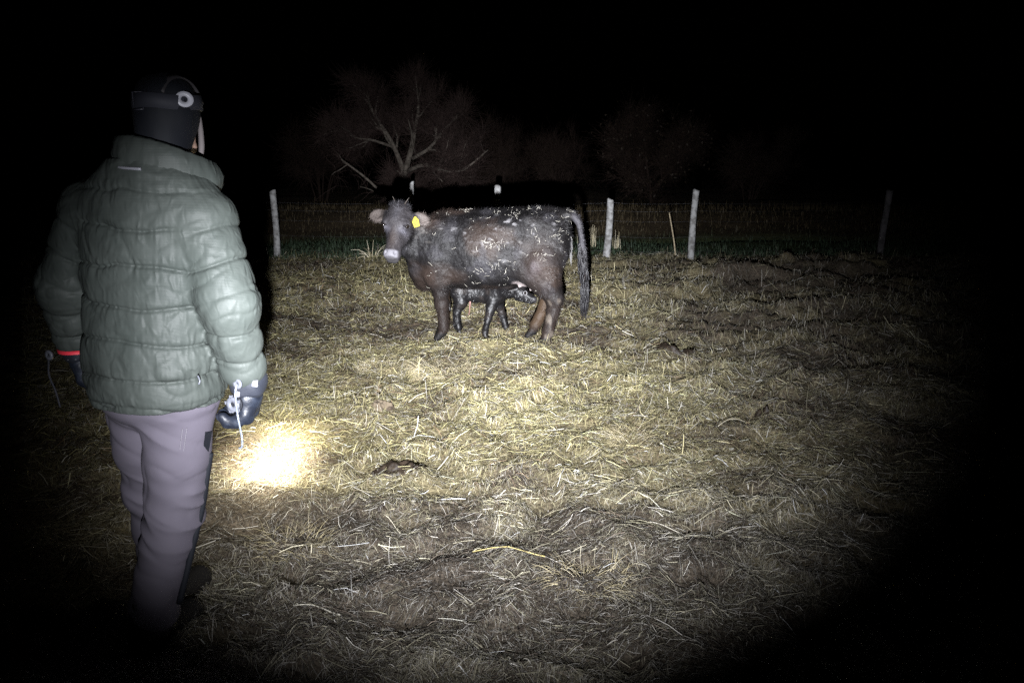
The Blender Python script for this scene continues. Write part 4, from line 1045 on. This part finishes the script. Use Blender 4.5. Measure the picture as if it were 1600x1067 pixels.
def torso(x, y, z):
    w = np.interp(z, zs, wT).astype(np.float32); d = np.interp(z, zs, dT).astype(np.float32)
    px, py = (x - lean(z) * 0.62), y - 0.005
    q = np.sqrt((np.abs(px) / w) ** 2.3 + (np.abs(py) / d) ** 2.3 + 1e-9) ** (2 / 2.3)
    dd = ((q - 1) * np.minimum(w, d)).astype(np.float32)
    px, py, z3, dd = np.broadcast_arrays(px, py, z, dd)
    k = np.abs(dd) < 0.05
    r = dd.copy()
    px, py, zk = px[k], py[k], z3[k]
    ang = np.arctan2(py, px)
    zz = zk + 0.012 * noise3(np.cos(ang) * 2.2, np.sin(ang) * 2.2, np.floor(zk * 9), 101) + 0.05 * px
    pf, sd = puff(zz, seamsT, 0.0045, 2.4)
    near = np.exp(-sd / 0.030)
    groove = -0.0065 * np.exp(-(sd / 0.0055) ** 2)
    gath = 0.0032 * near * noise3(ang * 24, zz * 7, py * 2, 102) + 0.0022 * near * noise3(ang * 50, zz * 12, py * 2, 107)
    soft = 0.0045 * noise3(px * 6 + zz * 4, py * 5, zz * 8 - px * 5, 103)
    sharp = -0.0075 * crease(px * 5.5 - zz * 6, py * 5, zz * 7 + px * 8, 104) * sstep(-0.1, 0.5, noise3(px * 4, py * 4, zz * 5, 106)) - 0.0040 * crease(px * 13 + zz * 6, py * 10, zz * 9 - px * 6, 108)
    r[k] = dd[k] - pf - groove - gath - soft - sharp
    r = np.maximum(r, 0.865 - z + 0 * r)
    return np.maximum(r, z - 1.615)
f = Field((-0.42, -0.25, 0.82), (0.46, 0.25, 1.66), 0.0044)
f.put((-0.30, -0.24, 0.84), (0.36, 0.24, 1.64), torso)
for sh_ in (shL, shR): f.cone((0.075, 0.0, 1.520), np.array(sh_) + np.array((0, 0, 0.005)), 0.085, 0.082, 0.06)
def sleeve(sh, el, wr, r0, r1, r2, k, seed):
    sh, el, wr = (np.array(p, float) for p in (sh, el, wr))
    L1 = np.linalg.norm(el - sh); L2 = np.linalg.norm(wr - el)
    ed = np.array([-0.05, 0.045, 0.145, 0.240, 0.330, 0.420, 0.520, 0.62])
    for a, b, ra, rb, l0, L in ((sh, el, r0, r1, 0.0, L1), (el, wr, r1, r2, L1, L2)):
        def disp(x, y, z, t, l0=l0, L=L, a=a, b=b):
            x, y, z, t = np.broadcast_arrays(x, y, z, t)
            c = a + (b - a) * 0.5; k = ((x - c[0]) ** 2 + (y - c[1]) ** 2 + (z - c[2]) ** 2) < (L * 0.5 + 0.16) ** 2
            o = np.zeros(x.shape, np.float32); x, y, z, t = x[k], y[k], z[k], t[k]
            s_ = l0 + t * L + 0.016 * noise3(x * 7, y * 7, z * 3, seed)
            pf, sd = puff(s_, ed, 0.0045, 2.4)
            near = np.exp(-sd / 0.03)
            o[k] = pf - 0.006 * np.exp(-(sd / 0.0055) ** 2) + 0.004 * near * noise3(x * 26, y * 26, z * 9, seed + 2) - 0.004 * crease(x * 5 + z * 7, y * 6, z * 8 - x * 7, seed + 1) + 0.0015 * noise3(x * 8, y * 8, z * 10, seed + 3) - 0.005 * crease(x * 12, y * 12, z * 16 - x * 6, seed + 4)
            return o
        f.cone(a, b, ra, rb, k if l0 == 0 else 0.03, disp=disp)
sleeve(shR, elR, wrR, 0.090, 0.085, 0.068, 0.030, 110)
sleeve(shL, elL, wrL, 0.088, 0.082, 0.066, 0.030, 120)
V, F = f.surface()
shell = np.array([0.043, 0.0495, 0.0455])
st_ = np.exp(-(((V[:, 0] + 0.10) / 0.055) ** 2 + ((V[:, 2] - 0.985) / 0.045) ** 2) ** 1.5) * (V[:, 1] < 0) * sstep(-0.6, 0.2, noise3(V[:, 0] * 22, V[:, 1] * 22, V[:, 2] * 22, 190))
jk = mesh('jacket', V, F, M_shell, person, True, shell * (1 - 0.38 * st_[:, None]))
# hem band and cuffs
def band(name, rings, mat, parent, n=48, close=True, tint=None):
    """rings: list of (n,3) loops -> skin"""
    A = np.array(rings); K, n, _ = A.shape
    i = np.arange(K - 1)[:, None] * n; j = np.arange(n if close else n - 1)[None]; j2 = (j + 1) % n
    return mesh(name, A.reshape(-1, 3), np.stack([i + j, i + j2, i + n + j2, i + n + j], -1).reshape(-1, 4), mat, parent, True, tint)
# stand-up collar: open at the front, higher behind, hanging to the right front
an = np.linspace(R_(108), R_(400), 70)          # 270 deg = straight behind
cc_ = np.array((0.085, 0.02, 0.0))
rings = []
front = sstep(R_(300), R_(400), an)             # right front flap falls away forward
left = sstep(R_(190), R_(108), an)
for k, (t, dr) in enumerate([(0.0, 0.0), (0.25, 0.014), (0.5, 0.017), (0.75, 0.013), (0.93, 0.008), (1.0, -0.002), (0.93, -0.012), (0.5, -0.014), (0.0, -0.018)]):
    wr_ = 0.004 * noise2(an * 5 + 3, an * 0 + t * 5, 130) * math.sin(math.pi * min(t, 1)) + 0.003 * noise2(an * 16, an * 0 + t * 9, 131)
    rr = 0.112 + dr + 0.034 * front + 0.010 * (1 - t) + wr_
    zb = 1.575 - 0.060 * sstep(R_(250), R_(400), an) - 0.025 * left; hgt = 0.106 - 0.018 * front - 0.02 * left
    z = zb + hgt * t
    rings.append(np.stack([cc_[0] + np.cos(an) * rr * 1.02 - 0.015 * (1 - t) * np.cos(an) * 0, cc_[1] + np.sin(an) * rr * 0.96, z], -1))
col_ = band('collar', rings, M_shell, jk, close=False, tint=shell)
an2 = np.linspace(R_(243), R_(283), 14); zz_ = 1.590
P = np.stack([cc_[0] + np.cos(an2) * 0.143, cc_[1] + np.sin(an2) * 0.135, zz_ + 0.0 * an2 - 0.006 * np.linspace(0, 1, 14)], -1)
V, F = tubes(P[None], np.full((1, 14), 0.0045), 6); pp = mesh('piping', V, F, M_white, jk); pp['label'] = 'pale reflective strip below the collar'
# zip pull on the right pocket
tube1('zip_pull', [(0.225, -0.095, 0.985), (0.235, -0.102, 0.972), (0.232, -0.104, 0.962)], 0.0025, M_plast, jk, 6)

# trousers
f = Field((-0.30, -0.24, 0.04), (0.26, 0.36, 0.98), 0.0068)
def folds(seed):
    def d_(x, y, z, t):
        kn = np.exp(-((z - 0.47) / 0.13) ** 2) + 0.8 * np.exp(-((z - 0.13) / 0.08) ** 2) + 0.7 * np.exp(-((z - 0.80) / 0.07) ** 2)
        return 0.019 * kn * ((1 - np.abs(noise3(x * 5 + z * 3, y * 5, z * 13 + x * 7, seed))) ** 3 - 0.3) + 0.005 * noise3(x * 8, y * 8, z * 7, seed + 1) - 0.005 * (1 - np.abs(noise3(x * 9 - z * 4, y * 9, z * 9 + x * 6, seed + 2))) ** 6
    return d_
for hp_, kn, an_, sd in ((hipR, kneR, ankR, 140), (hipL, kneL, ankL, 150)):
    hp_, kn, an_ = (np.array(p) for p in (hp_, kn, an_))
    md = (hp_ + kn) / 2 + np.array((0, -0.005, 0))
    f.cone(hp_, md, 0.116, 0.102, 0.02, disp=folds(sd)); f.cone(md, kn, 0.102, 0.087, 0.02, disp=folds(sd))
    f.cone(kn, an_ + np.array((0, 0, 0.015)), 0.087, 0.076, 0.02, disp=folds(sd + 3))
f.ell((-0.005, -0.015, 0.90), (0.185, 0.135, 0.12), 0.03)
f.put((-0.3, -0.3, 0.0), (0.3, 0.4, 0.07), lambda x, y, z: z - 0.066 + 0 * x + 0 * y, 0.0, True)
V, F = f.surface(); tr = mesh('trousers', V, F, M_trouser, person)
def on_leg(a, b_, ra, rb, t, ang, out=0.004):
    a, b_ = np.array(a), np.array(b_); c = a + (b_ - a) * t
    return c + np.array((math.cos(ang), math.sin(ang), 0)) * (ra + (rb - ra) * t + out)
for da in (0.0, 0.10):      # double seam of the back pocket zip
    pts = [on_leg(hipR, kneR, 0.116, 0.087, t, R_(-48) + da - 0.18 * t, 0.0055) for t in (0.14, 0.22, 0.31, 0.40)]
    tube1('seam', pts, 0.0016, material('seam_thread', (0.12, 0.11, 0.13), 0.7), tr, 5)
vt = [on_leg(hipR, kneR, 0.116, 0.087, t, a, 0.004) for t, a in ((0.22, R_(-12)), (0.24, R_(4)), (0.42, R_(2)), (0.34, R_(-12)))]
mid = np.mean(vt, 0)
V = np.array([p + np.array((0.0, 0, 0)) for p in vt] + [p + np.array((0.004, -0.002, 0)) for p in vt]); mesh('side_vent', V, [(0, 1, 2, 3), (7, 6, 5, 4), (0, 4, 5, 1), (1, 5, 6, 2), (2, 6, 7, 3), (3, 7, 4, 0)], M_black, tr, False)
pts = [on_leg(hipR, kneR, 0.116, 0.087, t, R_(12), 0.003) for t in (0.45, 0.7, 0.95)] + [on_leg(kneR, ankR, 0.087, 0.076, t, R_(8), 0.003) for t in (0.2, 0.5, 0.8)]
tube1('side_stripe', pts, 0.011, M_black, tr, 8, 30)

# boots
for an_ in (ankR, ankL):
    f = Field((an_[0] - 0.12, an_[1] - 0.16, -0.02), (an_[0] + 0.14, an_[1] + 0.30, 0.24), 0.007)
    f.cone((an_[0], an_[1], 0.18), (an_[0], an_[1] - 0.01, 0.07), 0.058, 0.056, 0.02)
    f.cone((an_[0], an_[1] - 0.04, 0.05), (an_[0] + 0.015, an_[1] + 0.17, 0.045), 0.050, 0.048, 0.04)
    f.put((an_[0] - 0.12, an_[1] - 0.16, -0.03), (an_[0] + 0.14, an_[1] + 0.30, 0.012), lambda x, y, z: z - 0.010 + 0 * x + 0 * y, 0.008, True)
    V, F = f.surface(); bt = mesh('boot', V, F, M_boot, person)
    so = [(math.cos(a) * 0.055, (math.sin(a) * 0.12 if math.sin(a) > 0 else math.sin(a) * 0.10)) for a in np.linspace(0, 2 * math.pi, 18, endpoint=False)]
    prism('sole', [(p[0] * 1.02 + 0.008, p[1] * 1.12 + 0.065) for p in so], np.array((an_[0], an_[1], 0.008)), np.array((1., 0, 0)), np.array((0, 1., 0)), np.array((0, 0, 1.)), 0.022, M_black, bt)

# balaclava: close black knit over head and neck, open at the face
f = Field((-0.08, -0.15, 1.50), (0.30, 0.24, 1.90), 0.0055)
f.ell(HD + np.array((0, -0.004, 0.020)), (0.080, 0.098, 0.094), 0.02)
f.cone(HD + np.array((0, -0.014, 0.02)), (0.088, -0.005, 1.53), 0.074, 0.078, 0.05)
f.ell(HD + np.array((0, -0.012, 0.060)), (0.068, 0.080, 0.058), 0.02)
f.ell(HD + np.array((0.0, 0.125, -0.02)), (0.062, 0.075, 0.075), 0.01, sub=True)
V, F = f.surface()
V = V + vnormals(V, F) * (0.003 * noise3(V[:, 0] * 16, V[:, 1] * 16, V[:, 2] * 9, 160) + 0.002 * noise3(V[:, 0] * 40, V[:, 1] * 40, V[:, 2] * 18, 161))[:, None]
bl_ = mesh('balaclava', V, F, M_black, person)
tube1('face_edge', [HD + np.array((0.066, 0.048, 0.000)), HD + np.array((0.068, 0.046, -0.040)), HD + np.array((0.069, 0.042, -0.085)), HD + np.array((0.068, 0.036, -0.115))], [0.006, 0.008, 0.009, 0.007], material('fleece_edge', (0.11, 0.095, 0.095), 0.8), bl_)
# headlamp: strap, top strap, buckle, knob, lamp
hl = bpy.data.objects.new('headlamp', None); C.objects.link(hl); hl.parent = person
def loop(c, rx, ry, z0, z1, th, n=56):
    a = np.linspace(0, 2 * math.pi, n, endpoint=False)
    def rg(r_, z): return np.stack([c[0] + np.cos(a) * (rx + r_), c[1] + np.sin(a) * (ry + r_), z + 0.003 * np.sin(a * 3)], -1)
    return [rg(0, z0), rg(th, z0 + 0.002), rg(th, z1 - 0.002), rg(0, z1), rg(-0.004, z1), rg(-0.004, z0), rg(0, z0)]
band('strap', loop((HD[0], HD[1] - 0.004), 0.0835, 0.1005, 1.750, 1.794, 0.007), M_strap, hl)
t = np.linspace(R_(-62), R_(75), 20)
P = np.stack([HD[0] + 0.042 + 0 * t, HD[1] + np.sin(t) * 0.098, HD[2] + 0.020 + np.cos(t) * 0.094], -1)
V, F = ribbons(P[None], np.full((1, 20), 0.024), np.array([[0.92, 0, -0.39]])); ts = mesh('top_strap', V, F, material('grey_strap', (0.030, 0.027, 0.030), 0.7), hl)
sm_ = ts.modifiers.new('thick', 'SOLIDIFY'); sm_.thickness = 0.005
bc = np.array((HD[0] - 0.012, HD[1] - 0.1085, 1.772)); 
sq = [(-0.02, -0.024), (0.012, -0.024), (0.012, 0.024), (-0.02, 0.024), (-0.02, -0.024)]
V, F = tubes(np.array([[(bc[0] + p, bc[1], bc[2] + q) for p, q in sq]]), np.full((1, 5), 0.0028), 6); mesh('buckle', V, F, material('dark_buckle', (0.05, 0.05, 0.065), 0.35), hl)
kc_ = np.array((HD[0] + 0.078, HD[1] - 0.035, 1.778)); kn_ = nrm(np.array((0.72, -0.70, 0.05))); ku = nrm(np.cross((0, 0, 1.), kn_)); kv = np.cross(kn_, ku)
def disc(name, c, n_, u, v, r, ri, th, mat, parent, k=24, sx=1.0):
    a = np.linspace(0, 2 * math.pi, k, endpoint=False)[:, None]
    dr = np.cos(a) * u * sx + np.sin(a) * v
    rs = [c + dr * ri, c + dr * ri + n_ * th, c + dr * (r - 0.15 * th) + n_ * th, c + dr * r + n_ * th * 0.7, c + dr * r, c + dr * ri]
    return band(name, rs, mat, parent)
disc('knob_ring', kc_ + kn_ * 0.010, kn_, ku, kv, 0.0225, 0.0085, 0.006, material('white_plastic', (0.36, 0.36, 0.40), 0.4), hl, sx=1.12)
disc('knob', kc_, kn_, ku, kv, 0.021, 0.0005, 0.0095, M_black, hl)
lc = np.array((HD[0] - 0.01, HD[1] + 0.110, 1.775))
f = Field(lc - 0.06, lc + 0.06, 0.004)
f.put(lc - 0.05, lc + 0.05, lambda x, y, z: np.maximum(np.maximum(np.abs(x - lc[0]) - 0.030, np.abs(y - lc[1]) - 0.014), np.abs(z - lc[2]) - 0.020))
V, F = f.surface(); mesh('housing', V, F, M_black, hl)
disc('lens', lc + np.array((0, 0.014, -0.004)), np.array((0, 1.0, 0)), np.array((1., 0, 0)), np.array((0, 0, 1.)), 0.013, 0.0005, 0.004, material('lit_lens', (1, 1, 1), 0.3, emit=((1.0, 0.93, 0.75), 6.0)), hl)
lw = Matrix.Translation(Vector(PR)) @ Matrix.Rotation(YAW, 4, 'Z') @ Vector(lc + np.array((0, 0.035, -0.006)))
spot('headlamp_beam', tuple(lw), (-1.33, 4.02, 0.02), 900.0, (1.0, 0.95, 0.74), 58, 0.012, 10.5, 0.05, (0.85, 1.35, 1.45), 13.0, 0.085)

# gloves: hands in them, five fingers each
def glove(label, wr, palm_dir, finger_dir, curl_dir, side, seed, length=0.105):
    """wr wrist; palm_dir along the hand; curl_dir where the fingers close to; side: from little finger to thumb"""
    wr = np.array(wr, float); p = nrm(np.array(palm_dir, float)); c = np.array(curl_dir, float); c = nrm(c - (c @ p) * p); s = np.array(side, float); s = nrm(s - (s @ p) * p - (s @ c) * c)
    g_ = bpy.data.objects.new('glove', None); C.objects.link(g_); g_.parent = person; g_['label'] = label
    ctr = wr + p * 0.09
    f = Field(ctr - 0.16, ctr + 0.16, 0.0042)
    kn = wr + p * length
    f.cone(wr - p * 0.01, wr + p * 0.05 , 0.040, 0.044, 0.02)
    f.cone(wr + p * 0.05 - s * 0.022, kn - s * 0.026, 0.030, 0.027, 0.02); f.cone(wr + p * 0.05 + s * 0.022, kn + s * 0.026, 0.032, 0.028, 0.02)
    for q, (o_, l_) in enumerate(((-0.042, 0.80), (-0.015, 0.98), (0.013, 1.04), (0.041, 0.95))):
        a = kn + s * o_ - p * (0.010 if q in (0,) else 0.0); b1 = a + (p * 0.66 + c * 0.75) * 0.044 * l_; b2 = b1 + (c * 0.98 + p * 0.10) * 0.034 * l_; b3 = b2 + (c * 0.70 - p * 0.75) * 0.026 * l_
        f.chain([a, b1, b2, b3], [0.0195, 0.0185, 0.0175, 0.0160], 0.010, 0.004)
    t0 = wr + p * 0.035 + s * 0.036; t1 = t0 + s * 0.024 + p * 0.022 + c * 0.022; t2 = t1 + p * 0.030 + c * 0.024 - s * 0.004; t3 = t2 + p * 0.018 + c * 0.014 - s * 0.016
    f.chain([t0, t1, t2, t3], [0.024, 0.020, 0.018, 0.015], 0.015, 0.008)
    V, F = f.surface()
    V = V + vnormals(V, F) * (0.0022 * noise3(V[:, 0] * 45, V[:, 1] * 45, V[:, 2] * 45, seed))[:, None]
    mesh('hand', V, F, M_glove, g_)
    a = np.linspace(0, 2 * math.pi, 32, endpoint=False)[:, None]
    rings = []
    for t, r_ in ((-0.045, 0.054), (-0.02, 0.058), (0.0, 0.058), (0.022, 0.055), (0.034, 0.050), (0.034, 0.044), (0.0, 0.05), (-0.045, 0.05)):
        rings.append(wr + p * t + (np.cos(a) * c + np.sin(a) * s) * (r_ + 0.003 * np.sin(a * 5 + t * 60)))
    band('cuff', rings, M_glove2, g_)
    return g_, wr, p, c, s
gr, wr, p, c, s = glove('right glove, dark blue, with round cord toggles', np.array(wrR) + np.array((0.005, 0.012, -0.055)), (-0.10, 0.06, -1.0), None, (-1.0, -0.25, 0.0), (-0.2, 1.0, 0), 170)
bk = np.array((-0.15, -1.0, 0.0))     # towards the camera
e1 = nrm(np.array((1.0, -0.15, 0.0))); e2 = np.array((0, 0, 1.0)); n_ = nrm(bk)
q = wr + n_ * 0.066 + e1 * 0.022 + e2 * 0.016
disc('cord_toggle', q, n_, e1, e2, 0.0165, 0.003, 0.007, M_plast, gr)
tube1('cord', [q + n_ * 0.006, q + n_ * 0.016 - e2 * 0.03, q + n_ * 0.010 - e2 * 0.10 - e1 * 0.003, q + n_ * 0.004 - e2 * 0.17, q - e2 * 0.205 - e1 * 0.006, q - e2 * 0.212 - e1 * 0.018], 0.0035, material('cord', (0.10, 0.115, 0.14), 0.6, noise=(180, (0.25, 0.26, 0.30), 0.5, 0.6)), gr, 6, 30)
q2 = wr + n_ * 0.056 - e1 * 0.010 - e2 * 0.056
disc('cord_lock', q2, n_, e1, e2, 0.024, 0.008, 0.010, M_plast, gr); disc('cord_lock_core', q2, n_, e1, e2, 0.009, 0.0005, 0.006, M_black, gr); disc('cord_lock_base', q2 - n_ * 0.006, n_, e1, e2, 0.029, 0.0005, 0.006, M_black, gr)
for k_ in range(5):
    a_ = k_ * 2 * math.pi / 5 + 0.5; prism('lock_rib', [(-0.004, -0.005), (0.004, -0.005), (0.004, 0.005), (-0.004, 0.005)], q2 + n_ * 0.006 + (e1 * math.cos(a_) + e2 * math.sin(a_)) * 0.0245, e1, e2, n_, 0.008, M_plast, gr)
prism('pull_tab', [(-0.008, -0.008), (0.006, -0.006), (0.008, 0.010), (-0.002, 0.012)], wr + n_ * 0.062 + e1 * 0.012 - e2 * 0.022, e1, e2, n_, 0.004, M_white, gr)
prism('reflector', [(-0.010, -0.010), (0.010, -0.010), (0.012, 0.012), (-0.008, 0.008)], wr + n_ * 0.036 + e1 * 0.058 + e2 * 0.012, e1, e2, n_, 0.004, M_white, gr)
gl, wr, p, c, s = glove('left glove, black, with red lining and hanging cord', np.array(wrL) + np.array((0.0, 0.015, -0.050)), (0.22, 0.12, -0.95), None, (1.0, -0.1, 0.2), (0.1, 0.9, 0.1), 180)
q = np.array(wrL) + np.array((-0.055, -0.055, -0.060))
disc('cord_toggle', q, n_, e1, e2, 0.0165, 0.003, 0.007, M_plast, gl)
tube1('cord', [q + n_ * 0.006, q - e2 * 0.03 + e1 * -0.012, q - e2 * 0.07 - e1 * 0.018, q - e2 * 0.12 + e1 * 0.002, q - e2 * 0.175 + e1 * 0.014], 0.0032, M_strap, gl, 6, 30)
a = np.linspace(R_(195), R_(345), 16)[:, None]; w0 = np.array(wrL) + np.array((0.002, 0.004, -0.056))
rings = [w0 + np.array((1., 0, 0)) * np.cos(a) * 0.061 + np.array((0, 1., 0)) * np.sin(a) * 0.061 + e2 * h_ for h_ in (0.0, 0.012)]
rings += [r_ * 1.0 + (w0 - r_) * 0.06 for r_ in rings[::-1]]
rb = band('lining_edge', rings, M_red, gl, close=False); rb['label'] = 'thin red edge below the left sleeve'
tube1('reflective_edge', [wr + p * 0.045 + n_ * 0.046 - e1 * 0.01, wr + p * 0.085 + n_ * 0.046 + e1 * 0.0, wr + p * 0.10 + n_ * 0.044 + e1 * 0.045], 0.0025, M_white, gl, 5)
tube1('reflective_edge', [wr + p * 0.03 + n_ * 0.052 - e1 * 0.01, wr + p * 0.025 + n_ * 0.050 + e1 * 0.03], 0.002, M_white, gl, 5)
